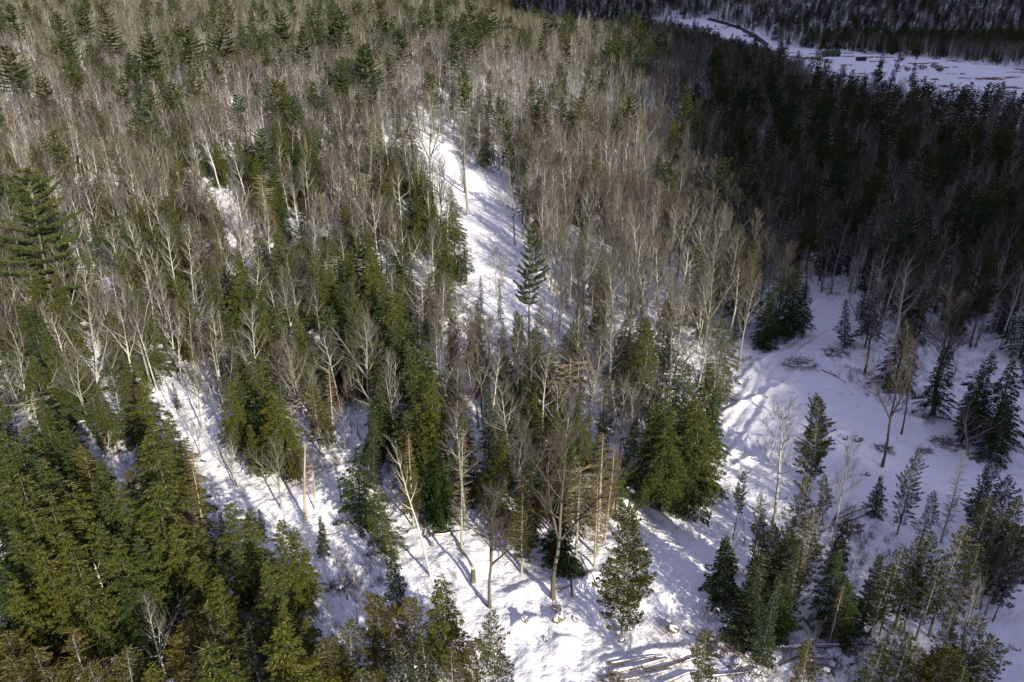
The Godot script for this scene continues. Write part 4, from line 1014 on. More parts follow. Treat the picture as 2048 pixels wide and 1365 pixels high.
# shape: 0 hemlock (broad cone), 1 spruce (narrow spire), 2 cedar (column with a rounded foot), 3 pine (open tiers)
func conifer(h: float, rmax: float, low: float, branches: int, gap: float, sl: float, sw: float, shape: int, cols: Array, bark: Color) -> Dictionary:
	var t := Buf.new(); var w := Buf.new(); var lf := Buf.new()
	var p := wander(h, 0.99, 8, 0.006 * h)
	var r0 := h * 0.011 + 0.02
	var rad := []
	for i in p.size():
		var f := float(i) / (p.size() - 1)
		rad.append(r0 * (1.35 if i == 0 else 1.0) * (1.0 - f) + 0.012)
	t.tube(p, rad, 6, bark, 0.15, rng)
	var az := rng.randf() * TAU
	var lobes := [rng.randf() * TAU, rng.randf() * TAU, rng.randf() * TAU]
	for i in branches:
		var q := (i + rng.randf()) / branches
		if shape == 3:
			q = (floorf(q * 13.0) + 0.5 + rng.randf_range(-0.12, 0.12)) / 13.0
		var f := lerpf(low, 0.985, q)
		az += 2.399 + rng.randf_range(-0.4, 0.4)
		var prof := 1.0
		var e := 0.0
		var droop := 0.0
		match shape:
			0:
				prof = pow(1.0 - q, 0.72) * (0.72 + 0.28 * sm(0.0, 0.16, q)); e = lerpf(-0.05, 0.75, q * q); droop = 0.38
			1:
				prof = pow(1.0 - q, 0.85) * (0.8 + 0.2 * sm(0.0, 0.1, q)); e = lerpf(-0.12, 0.7, q); droop = 0.12
			2:
				prof = pow(1.0 - q, 0.6) * (0.5 + 0.5 * sm(0.0, 0.35, q)) * 1.15; e = lerpf(0.15, 0.95, q); droop = -0.1
			3:
				prof = pow(1.0 - q, 0.55) * (0.6 + 0.4 * sm(0.0, 0.3, q)); e = lerpf(0.0, 0.7, q); droop = -0.22
		prof *= 1.0 + 0.3 * sin(az + lobes[0]) * sin(q * 8.0 + lobes[1]) + 0.16 * sin(az * 2.0 + lobes[2] + q * 3.0) + 0.14 * sin(q * 23.0 + lobes[0])
		if rng.randf() < 0.07:
			continue
		var l := maxf(rmax * prof * rng.randf_range(0.6, 1.2), 0.22)
		if shape == 3 and rng.randf() < 0.12:
			continue
		var base := along(p, f / 0.99)
		var out := Vector3(cos(az), 0, sin(az))
		var lat := Vector3(-out.z, 0, out.x)
		var end := base + out * l + Vector3.UP * (tan(e) * l * 0.8 - droop * l)
		w.spike(base, base.lerp(end, 0.92), 0.012 + 0.006 * l, bark * rng.randf_range(0.6, 1.2))
		var n := int(l / gap * (1.0 + 0.35 * l)) + 4
		for k in n:
			var s := sqrt(rng.randf_range(0.03, 1.0)) if shape != 3 else rng.randf_range(0.3, 1.0)
			var fan := rng.randf_range(-1, 1) * (0.40 if shape != 3 else 0.30) * l * (1.12 - s)
			var at := base + out * l * s + Vector3.UP * (tan(e) * l * s * 0.8 - droop * l * s * s) + lat * fan
			at.y -= absf(fan) * 0.22 * (1.0 if shape < 2 else -0.3) - rng.randf_range(-0.06, 0.06)
			var dir := (out * 0.75 + lat * signf(fan) * rng.randf_range(0.1, 0.9) + Vector3.UP * (0.75 if shape == 2 else (-0.22 if shape == 0 else 0.02))).normalized()
			if shape == 3:
				at.y += rng.randf() * 0.1
				for z in 5:
					var d := (dir * 0.5 + Vector3(rng.randf_range(-1, 1), rng.randf_range(-0.25, 1.1), rng.randf_range(-1, 1))).normalized()
					var col: Color = cols[rng.randi() % cols.size()]
					var sd := d.cross(Vector3(rng.randf_range(-1, 1), rng.randf_range(-1, 1), rng.randf_range(-1, 1))).normalized()
					lf.kite(at, d, sd, sl * rng.randf_range(0.7, 1.3), sw, 0.01, col * rng.randf_range(0.75, 1.25))
			else:
				leaf_spray(lf, at, dir, sl, sw, cols, 0.35 if shape != 2 else 0.7)
		if shape != 3 and rng.randf() < 0.35:
			var at := base.lerp(end, rng.randf_range(0.5, 0.9))
			w.spike(at, at + (out + lat * rng.randf_range(-1, 1) + Vector3.UP * rng.randf_range(-0.3, 0.3)) * 0.6, 0.016, Color(0.42, 0.36, 0.25))
	return variant(h, t, w, lf)

func larch(h: float, rmax: float, low: float, branches: int, fine_twigs: int, bark: Color, twig: Color, flat_top := false) -> Dictionary:
	var t := Buf.new(); var w := Buf.new()
	var p := wander(h, 0.99, 8, 0.005 * h)
	var r0 := h * 0.009 + 0.03
	var rad := []
	for i in p.size():
		rad.append(r0 * pow(1.0 - float(i) / (p.size() - 1), 0.8) + 0.012)
	t.tube(p, rad, 6, bark, 0.15, rng)
	var az := 0.0
	for i in branches:
		var q := (i + rng.randf()) / branches
		az += 2.399 + rng.randf_range(-0.5, 0.5)
		var prof := pow(1.0 - q, 0.7) * (0.6 + 0.4 * sm(0.0, 0.25, q))
		if flat_top:
			prof = 0.45 + 0.55 * q
		var l := maxf(rmax * prof * rng.randf_range(0.55, 1.2), 0.2)
		var base := along(p, lerpf(low, 0.98, q) / 0.99)
		var out := Vector3(cos(az), rng.randf_range(-0.15, 0.3), sin(az)).normalized()
		var mid := base + out * l * 0.55
		var end := mid + (out + Vector3.UP * rng.randf_range(0.05, 0.35)).normalized() * l * 0.45
		w.tube([base, mid, end], [0.024 + 0.006 * l, 0.018, 0.007], 3, bark.lerp(twig, 0.5) * rng.randf_range(0.8, 1.15))
		for k in int(fine_twigs * (0.4 + l / rmax)):
			var at := base.lerp(end, rng.randf_range(0.2, 1.0))
			var lat := Vector3(-out.z, 0, out.x) * (1.0 if rng.randf() < 0.5 else -1.0)
			var d := (out * 0.7 + lat * rng.randf_range(0.4, 1.0) + Vector3.UP * rng.randf_range(-0.3, 0.4)).normalized()
			w.spike(at, at + d * rng.randf_range(0.18, 0.55), 0.012, twig * rng.randf_range(0.75, 1.25))
	return variant(h, t, w, null)

func snag(h: float, stubs: int, bark: Color) -> Dictionary:
	var t := Buf.new(); var w := Buf.new()
	var p := wander(h, 1.0, 7, 0.01 * h)
	var rad := []
	for i in p.size():
		rad.append((h * 0.013 + 0.05) * (1.0 - 0.55 * float(i) / (p.size() - 1)))
	rad[0] *= 1.3
	t.tube(p, rad, 7, bark, 0.18, rng)
	var top: Vector3 = p[-1]
	for k in 4:
		t.spike(top + Vector3(rng.randf_range(-1, 1), -0.3, rng.randf_range(-1, 1)) * 0.07, top + Vector3(rng.randf_range(-0.08, 0.08), rng.randf_range(0.2, 0.7), rng.randf_range(-0.08, 0.08)), 0.05, bark)
	for i in stubs:
		var az := rng.randf() * TAU
		var from := along(p, rng.randf_range(0.35, 0.98))
		var l := rng.randf_range(0.3, 1.6)
		var d := Vector3(cos(az), rng.randf_range(-0.1, 0.7), sin(az)).normalized()
		w.tube([from, from + d * l * 0.6, from + (d + Vector3.UP * 0.15) * l], [0.05, 0.03, 0.012], 4, bark * rng.randf_range(0.8, 1.1))
		twigs(w, from + d * l * 0.6, d, 3, 0.4, bark * 0.9, 0.014)
	return variant(h, t, w, null)

var kinds := {}
var far_kinds := {}
var twig_k := 1.0

func make_kinds() -> void:
	var grey := Color(0.25, 0.242, 0.205); var pale := Color(0.42, 0.41, 0.355); var dark := Color(0.12, 0.105, 0.085)
	var tw := Color(0.122, 0.114, 0.090); var twr := Color(0.090, 0.080, 0.061)
	# height, clear trunk, spread, forked, bark, twig, limbs, branches, twigs
	var hw := [
		[17.0, 0.42, 0.26, false, grey, tw, 15, 9, 10], [16.0, 0.36, 0.30, true, grey, tw, 12, 9, 10],
		[18.0, 0.50, 0.22, false, grey, twr, 14, 9, 11], [15.0, 0.32, 0.30, true, pale, tw, 13, 9, 9],
		[17.0, 0.45, 0.25, true, dark, twr, 12, 10, 11], [16.0, 0.40, 0.24, false, pale, tw, 14, 8, 9],
		[15.0, 0.55, 0.20, false, pale, twr, 10, 8, 8], [14.0, 0.25, 0.33, true, grey, twr, 11, 9, 9]]
	var bw := [
		[17.0, 0.5, 0.19, false, Color(0.50, 0.485, 0.42), tw, 12, 7, 8], [16.0, 0.45, 0.22, true, Color(0.47, 0.455, 0.4), tw, 10, 7, 8],
		[15.0, 0.38, 0.2, false, Color(0.48, 0.465, 0.4), tw, 12, 7, 7]]
	kinds.hardwood = []; kinds.birch = []; far_kinds.hardwood = []; far_kinds.birch = []
	for a in hw: kinds.hardwood.append(hardwood(a[0], a[1] * 0.93, a[2] * 1.12, a[3], a[4], a[5], a[6] + 1, a[7] + 1, a[8] + 2))
	for a in bw: kinds.birch.append(hardwood(a[0], a[1], a[2], a[3], a[4], a[5], a[6], a[7], a[8]))
	twig_k = 2.0
	for a in hw: far_kinds.hardwood.append(hardwood(a[0], a[1] * 0.85, a[2] * 1.3, a[3], a[4], a[5], 10, 7, 6))
	for a in bw: far_kinds.birch.append(hardwood(a[0], a[1], a[2], a[3], a[4], a[5], 8, 5, 4))
	twig_k = 1.0
	var hg := [Color(0.056, 0.072, 0.017), Color(0.041, 0.058, 0.015), Color(0.078, 0.086, 0.019), Color(0.030, 0.045, 0.013), Color(0.062, 0.064, 0.017), Color(0.105, 0.105, 0.038)]
	var cg := [Color(0.070, 0.068, 0.018), Color(0.052, 0.060, 0.017), Color(0.090, 0.078, 0.020), Color(0.034, 0.046, 0.014), Color(0.066, 0.060, 0.017), Color(0.12, 0.11, 0.05)]
	var gg := [Color(0.066, 0.068, 0.016), Color(0.048, 0.056, 0.014), Color(0.090, 0.080, 0.019), Color(0.030, 0.044, 0.013), Color(0.11, 0.105, 0.045)]
	var sg := [Color(0.036, 0.052, 0.022), Color(0.048, 0.064, 0.029), Color(0.027, 0.040, 0.018), Color(0.065, 0.074, 0.038)]
	var pg := [Color(0.046, 0.068, 0.026), Color(0.064, 0.084, 0.030), Color(0.034, 0.053, 0.023), Color(0.082, 0.094, 0.038)]
	# height, radius, lowest branch, branches, spacing, spray length, spray half width, shape
	var sets := {
		"hemlock": [[15.0, 3.5, 0.08, 200, 0.042, 0.28, 0.054, 0], [16.0, 3.1, 0.12, 190, 0.042, 0.28, 0.054, 0], [14.0, 3.7, 0.06, 190, 0.042, 0.28, 0.054, 0],
			[17.0, 3.3, 0.2, 180, 0.042, 0.28, 0.054, 0], [13.0, 3.2, 0.1, 130, 0.042, 0.28, 0.054, 0], [15.5, 3.8, 0.16, 170, 0.043, 0.28, 0.054, 0]],
		"cedar": [[12.0, 2.0, 0.14, 160, 0.032, 0.18, 0.036, 2], [11.0, 1.7, 0.18, 140, 0.034, 0.18, 0.036, 2], [12.0, 1.8, 0.24, 115, 0.036, 0.18, 0.036, 2], [12.0, 2.5, 0.07, 260, 0.026, 0.17, 0.038, 2]],
		"spruce": [[13.0, 1.9, 0.06, 190, 0.045, 0.25, 0.052, 1], [14.0, 1.6, 0.1, 180, 0.045, 0.25, 0.052, 1], [10.0, 1.8, 0.04, 150, 0.05, 0.25, 0.052, 1]],
		"pine": [[22.0, 4.4, 0.28, 120, 0.075, 0.27, 0.040, 3], [20.0, 3.8, 0.35, 105, 0.075, 0.27, 0.040, 3], [24.0, 4.2, 0.40, 105, 0.08, 0.28, 0.040, 3]]}
	for k in sets:
		kinds[k] = []; far_kinds[k] = []
		for i in sets[k].size():
			var a: Array = sets[k][i]
			var cols: Array = {"hemlock": hg, "cedar": gg if i == 3 else cg, "spruce": sg, "pine": pg}[k]
			var wood := grey if k == "cedar" else dark
			kinds[k].append(conifer(a[0], a[1], a[2], a[3], a[4], a[5], a[6], a[7], cols, wood))
			far_kinds[k].append(conifer(a[0], a[1], a[2], int(a[3] * 0.6), a[4] * 2.6, a[5] * 1.7, a[6] * 1.8, a[7], cols, wood))
	kinds.larch = [
		larch(15, 2.0, 0.12, 130, 16, Color(0.32, 0.295, 0.225), Color(0.22, 0.19, 0.12)), larch(14, 1.7, 0.2, 110, 15, Color(0.34, 0.32, 0.25), Color(0.27, 0.25, 0.185)),
		larch(11, 2.1, 0.35, 60, 20, Color(0.38, 0.365, 0.3), Color(0.35, 0.335, 0.255), true)]
	far_kinds.larch = kinds.larch
	kinds.snag = [snag(10, 0, Color(0.36, 0.315, 0.24)), snag(11, 9, Color(0.38, 0.35, 0.29)), snag(9, 16, Color(0.37, 0.345, 0.285))]

const NAMES := {"hemlock": "hemlock_tree", "cedar": "cedar_tree", "spruce": "spruce_tree", "pine": "pine_tree", "hardwood": "hardwood_tree", "birch": "birch_tree", "larch": "larch_tree", "snag": "dead_snag"}

var taken := {}

func numbered(base: String) -> String:
	taken[base] = taken.get(base, -1) + 1
	return base if taken[base] == 0 else "%s_%03d" % [base, taken[base]]

func tag(o: Node, label: String, category: String, group := "", kind := "") -> void:
	if label: o.set_meta("label", label)
	if category: o.set_meta("category", category)
	if group: o.set_meta("group", group)
	if kind: o.set_meta("kind", kind)

func mesh_node(called: String, m: Mesh, parent: Node, mat: Material = null) -> MeshInstance3D:
	var o := MeshInstance3D.new()
	o.name = called; o.mesh = m
	if mat: o.material_override = mat
	parent.add_child(o, true)
	return o

func pose(x: float, z: float, k: float, wide: float, lean: float, turn: float) -> Transform3D:
	var b := Basis(Vector3.BACK, -lean) * Basis(Vector3.UP, turn) * Basis.from_scale(Vector3(k * wide, k, k * wide))
	return Transform3D(b, Vector3(x, ground(x, z) - 0.05, z))

const LOOK := {
	"hemlock": ["olive drooping hemlock", "dull green hemlock", "yellowish hemlock", "deep green hemlock"],
	"cedar": ["bronze-green ragged cedar", "rusty ragged cedar", "dark ragged cedar"],
	"spruce": ["pointed green spruce", "bluish pointed spruce", "blackish pointed spruce"],
	"pine": ["tiered white pine", "light green tiered pine", "bluish tiered pine"],
	"hardwood": ["bare grey hardwood", "bare brown hardwood", "bare pale grey hardwood"],
	"birch": ["bare white-stemmed birch", "bare cream-stemmed birch"],
	"larch": ["leafless feathery larch", "leafless tawny larch", "dull grey leafless larch"],
	"snag": ["broken dead trunk"],
}

func size_word(kind: String, h: float) -> String:
	var usual: float = {"hemlock": 14.0, "cedar": 10.5, "spruce": 11.0, "pine": 20.0, "hardwood": 15.0, "birch": 14.5, "larch": 12.0, "snag": 8.0}[kind]
	return "small " if h < usual * 0.7 else ("big " if h > usual * 1.16 else "")

func plant(kind: String, x: float, z: float, h: float, wide: float, lean: float, tint: int, zone: String, label := "") -> void:
	var list: Array = kinds[kind]
	var va: Dictionary = list[rng.randi() % list.size()] if tint < 100 else list[tint / 100 - 1]
	tint = tint % 100
	var o := Node3D.new()
	o.name = numbered(NAMES[kind])
	o.transform = pose(x, z, h / va.h, wide, lean, rng.randf() * TAU)
	add_child(o)
	var tints: Array = mats.get("tint_" + kind, [])
	var ti := tint % tints.size() if tints.size() else 0
	mesh_node("trunk", va.trunk, o)
	var c := mesh_node("crown", va.crown, o)
	if kind == "snag":
		c.name = "branch_stubs"
		c.set_meta("kind", "stuff")
	elif ti > 0:
		c.set_surface_override_material(va.crown.get_surface_count() - 1, tints[ti])
	if label == "":
		var build := "slim " if wide < 0.9 else ("broad " if wide > 1.09 else "")
		var lean_word := "leaning " if absf(lean) > 0.12 else ""
		label = size_word(kind, h) + build + lean_word + LOOK[kind][mini(ti, LOOK[kind].size() - 1)] + " " + beside(Vector2(x, z), zone)
		tag(o, label, NAMES[kind].replace("_", " "), label)
	else:
		tag(o, label, NAMES[kind].replace("_", " "))

func beside(p: Vector2, zone: String) -> String:
	var best := 15.0
	var say := zone
	for m in MARKS:
		var q: float = p.distance_to(m[0])
		if q < best:
			best = q
			say = ("right beside " if q < 5.0 else ("close to " if q < 10.0 else "not far from ")) + m[1]
	return say

var pools := {}   # kind/variant -> transforms of trees too many or too far to be things of their own

func pool(kind: String, x: float, z: float, h: float, wide: float, lean: float) -> void:
	var i := rng.randi() % int(kinds[kind].size())
	var key := [kind, i, z < -210.0 or z > 0.0]
	if not pools.has(key):
		pools[key] = []
	pools[key].append([pose(x, z, h / kinds[kind][i].h, wide, lean, rng.randf() * TAU), TINTS[kind][rng.randi() % TINTS[kind].size()]])

func inside(p: Vector2, poly: PackedVector2Array) -> bool:
	return Geometry2D.is_point_in_polygon(p, poly)

const USUAL := {"hemlock": [11.0, 17.0], "cedar": [8.0, 12.5], "spruce": [8.0, 14.0], "pine": [16.0, 23.0], "hardwood": [12.0, 17.5], "birch": [12.0, 17.0], "larch": [9.0, 15.0]}

func choose(mix: Dictionary) -> String:
	var r := rng.randf()
	for k in mix:
		r -= mix[k]
		if r <= 0.0:
			return k
	return mix.keys()[0]

func scatter() -> void:
	var cells := {}
	for t in TREES:
		var c := Vector2i(floori(t[1] / 6.0), floori(t[2] / 6.0))
		if not cells.has(c): cells[c] = []
		cells[c].append(t)
	var clear_polys := []
	for c in CLEARINGS: clear_polys.append(PackedVector2Array(c))
	var zone_polys := []
	for z in ZONES: zone_polys.append(PackedVector2Array(z.poly))
	var found := []
	var d := 28.0
	while d < 1750.0:
		var step := 3.2 if d < 260.0 else (3.7 if d < 520.0 else 4.9)
		var half := d * 0.735 + 22.0
		var x := -half
		while x < half:
			var px := x + rng.randf_range(-0.5, 0.5) * step
			var pz := -(d + rng.randf_range(-0.5, 0.5) * step)
			x += step
			var p := Vector2(px, pz)
			var zi := -1
			for i in zone_polys.size():
				if inside(p, zone_polys[i]):
					zi = i
					break
			var zone: Dictionary = ZONES[zi] if zi >= 0 else (FAR_ZONE if d > 640.0 else HILL_ZONE)
			if zi < 0 and d < 112.0:
				continue
			if rng.randf() > zone.density * (1.0 + 0.8 * noise.get_noise_2d(px * 1.5 + 300.0, pz * 1.5)):
				continue
			var stop := false
			for c in clear_polys:
				if inside(p, c):
					stop = true
					break
			if stop: continue
			var mix: Dictionary = zone.mix
			if zi < 0 and noise.get_noise_2d(px * 0.8, pz * 0.8 + 500.0) > 0.28:
				mix = zone.get("patch", mix)
			var kind := choose(mix)
			var cell := Vector2i(floori(px / 6.0), floori(pz / 6.0))
			var room := 2.6 if kind in ["hemlock", "pine"] else 1.7
			for i in range(-1, 2):
				for j in range(-1, 2):
					for t in cells.get(cell + Vector2i(i, j), []):
						if Vector2(t[1], t[2]).distance_to(p) < room:
							stop = true
			if stop: continue
			var u: Array = USUAL[kind]
			var h := rng.randf_range(u[0], u[1]) * float(zone.get("size", 1.0))
			found.append([d, kind, px, pz, h, rng.randf_range(0.85, 1.15), rng.randf_range(-0.05, 0.05), rng.randi() % int(TINTS[kind].size()), zone.say])
		d += step
	crest_woods()
	var left := {}
	for k in NAMES: left[k] = 295
	for t in TREES: left[t[0]] -= 1
	for f in found:
		if left[f[1]] > 0 and absf(f[2]) < f[0] * 0.70 + 2.0 and f[0] > 44.0:
			left[f[1]] -= 1
			plant(f[1], f[2], f[3], f[4], f[5], f[6], f[7], f[8])
		else:
			pool(f[1], f[2], f[3], f[4], f[5], f[6])
	print("scattered ", found.size(), " left ", left)
	var roots := {}
	for key in pools:
		var kind: String = key[0]
		if not roots.has(kind):
			var o := Node3D.new()
			o.name = "distant_" + {"hardwood": "bare_wood", "birch": "birch_wood", "hemlock": "hemlock_wood", "cedar": "cedar_wood", "spruce": "spruce_wood", "pine": "pine_wood", "larch": "larch_wood"}[kind]
			tag(o, {"hardwood": "mass of bare grey hardwoods covering the far hillsides", "birch": "pale birch stems scattered through the far hillside woods", "hemlock": "olive hemlocks dotted through the far hillside woods",
				"cedar": "bronze cedars mixed into the woods farther off", "spruce": "pointed spruces dotted through the far hillside woods", "pine": "tiered white pines standing out of the far woods", "larch": "leafless larches scattered through the far hillside woods"}[kind], "woods", "", "stuff")
			add_child(o)
			roots[kind] = o
		var mm := MultiMesh.new()
		mm.transform_format = MultiMesh.TRANSFORM_3D
		mm.use_colors = true
		mm.mesh = (far_kinds if key[2] else kinds)[kind][key[1]].whole
		mm.instance_count = pools[key].size()
		for i in pools[key].size():
			mm.set_instance_transform(i, pools[key][i][0])
			var t: Array = pools[key][i][1]
			mm.set_instance_color(i, Color(t[0], t[1], t[2]))
		var mi := MultiMeshInstance3D.new()
		mi.name = "trees"; mi.multimesh = mm
		mi.set_meta("kind", "stuff")
		roots[kind].add_child(mi, true)

func crest_woods() -> void:
	for i in 5200:
		var w := rng.randf_range(-40.0, 640.0)
		var a := rng.randf_range(430.0, 560.0)
		pool("hardwood" if rng.randf() < 0.8 else "pine", w * 0.839 + a * 0.545, -w * 0.545 + a * 0.839, rng.randf_range(13.0, 19.0), rng.randf_range(0.9, 1.2), 0.0)

# ---------------------------------------------------------------- small things on the snow
func snow_strip(p: Array, r: Array, k: float) -> ArrayMesh:
	var b := Buf.new()
	var q := []; var s := []
	for i in p.size():
		q.append(p[i] + Vector3.UP * r[i] * 0.62)
		s.append(r[i] * k * rng.randf_range(0.75, 1.1) if i > 0 and i < p.size() - 1 else 0.02)
	b.tube(q, s, 6, Color(0.86, 0.865, 0.88))
	return b.into(ArrayMesh.new(), mats.snow_plain)

func fallen_log(a: Vector2, c: Vector2, r: float, snowy: bool, stubs: int, col: Color, label: String, lift0 := 0.0, lift1 := 0.0) -> void:
	var o := Node3D.new()
	o.name = numbered("fallen_log")
	var y0 := ground(a.x, a.y) + r * 0.7 + lift0
	o.position = Vector3(a.x, y0, a.y)
	add_child(o)
	tag(o, label, "log")
	var b := Buf.new()
	var p := []; var rad := []
	var n := 7
	var bend := rng.randf_range(-0.03, 0.03) * a.distance_to(c)
	for i in n + 1:
		var f := float(i) / n
		var q := a.lerp(c, f) + (c - a).orthogonal().normalized() * bend * sin(f * PI)
		var y := lerpf(y0, ground(c.x, c.y) + r * 0.5 + lift1, f)
		y = maxf(y, ground(q.x, q.y) + r * 0.25)
		p.append(Vector3(q.x, y, q.y) - o.position)
		rad.append(r * lerpf(1.0, 0.45, f))
	b.tube(p, rad, 7, col, 0.2, rng)
	var e: Vector3 = p[0]
	var ax: Vector3 = (p[1] - p[0]).normalized()
	var s := ax.cross(Vector3.UP).normalized(); var u := s.cross(ax)
	for k in 7:
		var t0 := TAU * k / 7; var t1 := TAU * (k + 1) / 7
		b.tri(e, e + (s * cos(t0) + u * sin(t0)) * r, e + (s * cos(t1) + u * sin(t1)) * r, Color(0.34, 0.27, 0.18))
	mesh_node("trunk", b.into(ArrayMesh.new(), mats.bark), o)
	if stubs > 0:
		var w := Buf.new()
		for i in stubs:
			var f := rng.randf_range(0.25, 0.97)
			var from := along(p, f)
			var d := Vector3(rng.randf_range(-1, 1), rng.randf_range(0.1, 1.0), rng.randf_range(-1, 1)).normalized()
			var l := rng.randf_range(0.4, 1.7) * (1.2 - f * 0.6)
			w.tube([from, from + d * l * 0.6, from + d * l], [r * 0.28, r * 0.18, 0.01], 3, col * 0.9)
			twigs(w, from + d * l * 0.6, d, 5, 0.5, col * 0.8, 0.012)
		mesh_node("branches", w.into(ArrayMesh.new(), mats.twig), o)
	if snowy:
		mesh_node("snow_cap", snow_strip(p, rad, 0.72), o)

func lump(r: Vector3, sd: int, flat_low: float, seg := 14, rings := 9) -> ArrayMesh:
	var f := FastNoiseLite.new()
	f.seed = sd; f.frequency = 0.9
	var st := SurfaceTool.new()
	st.begin(Mesh.PRIMITIVE_TRIANGLES)
	for j in rings + 1:
		for i in seg:
			var th := PI * j / rings; var ph := TAU * i / seg
			var n := Vector3(sin(th) * cos(ph), cos(th), sin(th) * sin(ph))
			var k := 1.0 + 0.6 * f.get_noise_3dv(n * 1.2) + 0.3 * f.get_noise_3dv(n * 3.1)
			var q := n * r * k
			q.y = maxf(q.y, -r.y * flat_low)
			st.add_vertex(q)
	for j in rings:
		for i in seg:
			var a := j * seg + i; var b := j * seg + (i + 1) % seg
			st.add_index(a); st.add_index(b); st.add_index(a + seg)
			st.add_index(b); st.add_index(b + seg); st.add_index(a + seg)
	st.generate_normals()
	return st.commit()

func boulder(at: Vector2, r: float, sd: int, label: String) -> void:
	var o := Node3D.new()
	o.name = numbered("boulder")
	o.position = Vector3(at.x, ground(at.x, at.y) + r * 0.05, at.y)
	o.rotation.y = sd * 1.7
	add_child(o)
	tag(o, label, "boulder")
	mesh_node("rock", lump(Vector3(r, r * 0.68, r * 0.8), sd, 1.5), o, mats.rock)
	var cap := mesh_node("snow_cap", lump(Vector3(r * 0.88, r * 0.52, r * 0.74), sd + 31, 1.5), o, mats.snow)
	cap.position = Vector3(0, r * 0.27, 0)
	cap.global_translate(Vector3(-r * 0.1, 0, -r * 0.14))

func brush_pile(at: Vector2, rx: float, h: float, n: int, label: String) -> void:
	var o := Node3D.new()
	o.name = numbered("brush_pile")
	o.position = Vector3(at.x, ground(at.x, at.y), at.y)
	add_child(o)
	tag(o, label, "brush pile")
	var b := Buf.new()
	for i in n:
		var ph := rng.randf() * TAU; var rr := sqrt(rng.randf())
		var q := Vector3(cos(ph) * rx * rr, h * (1.0 - rr * rr) * rng.randf(), sin(ph) * rx * 0.7 * rr)
		var d := Vector3(rng.randf_range(-1, 1), rng.randf_range(-0.25, 0.5), rng.randf_range(-1, 1)).normalized()
		var l := rng.randf_range(0.5, 2.0)
		var r := rng.randf_range(0.015, 0.06)
		b.tube([q - d * l * 0.5, q, q + d * l * 0.5], [r, r * 0.8, r * 0.4], 3, Color(0.17, 0.14, 0.11) * rng.randf_range(0.6, 1.4))
		twigs(b, q + d * l * 0.4, d, 3, 0.5, Color(0.14, 0.11, 0.085), 0.012)
	var m := mesh_node("branches", b.into(ArrayMesh.new(), mats.twig), o)
	m.set_meta("kind", "stuff")
	for k in 6:
		var ph := rng.randf() * TAU
		var cap := mesh_node("snow_patch", lump(Vector3(rng.randf_range(0.25, 0.55), 0.1, rng.randf_range(0.2, 0.45)) * rx * 0.45, k + int(at.x * 7.0), 0.5, 9, 6), o, mats.snow)
		cap.position = Vector3(cos(ph) * rx * 0.55, h * rng.randf_range(0.2, 0.45), sin(ph) * rx * 0.4)

func stump(at: Vector2, r: float, h: float, label: String) -> void:
	var o := Node3D.new()
	o.name = numbered("tree_stump")
	o.position = Vector3(at.x, ground(at.x, at.y) - 0.1, at.y)
	add_child(o)
	tag(o, label, "stump")
	var b := Buf.new()
	b.tube([Vector3.ZERO, Vector3(0.02, h * 0.3, 0), Vector3(0.05, h * 0.95, 0.02)], [r * 1.35, r, r * 0.85], 9, Color(0.14, 0.12, 0.092), 0.25, rng)
	for k in 5:
		b.spike(Vector3(rng.randf_range(-0.5, 0.5) * r, h * 0.9, rng.randf_range(-0.5, 0.5) * r), Vector3(rng.randf_range(-0.5, 0.5) * r, h * rng.randf_range(1.02, 1.2), rng.randf_range(-0.5, 0.5) * r), r * 0.3, Color(0.3, 0.25, 0.17))
	mesh_node("trunk", b.into(ArrayMesh.new(), mats.bark), o)
	mesh_node("snow_cap", lump(Vector3(r * 0.7, r * 0.35, r * 0.7), 3, 0.5, 9, 6), o, mats.snow).position = Vector3(0.04, h * 0.97, 0)

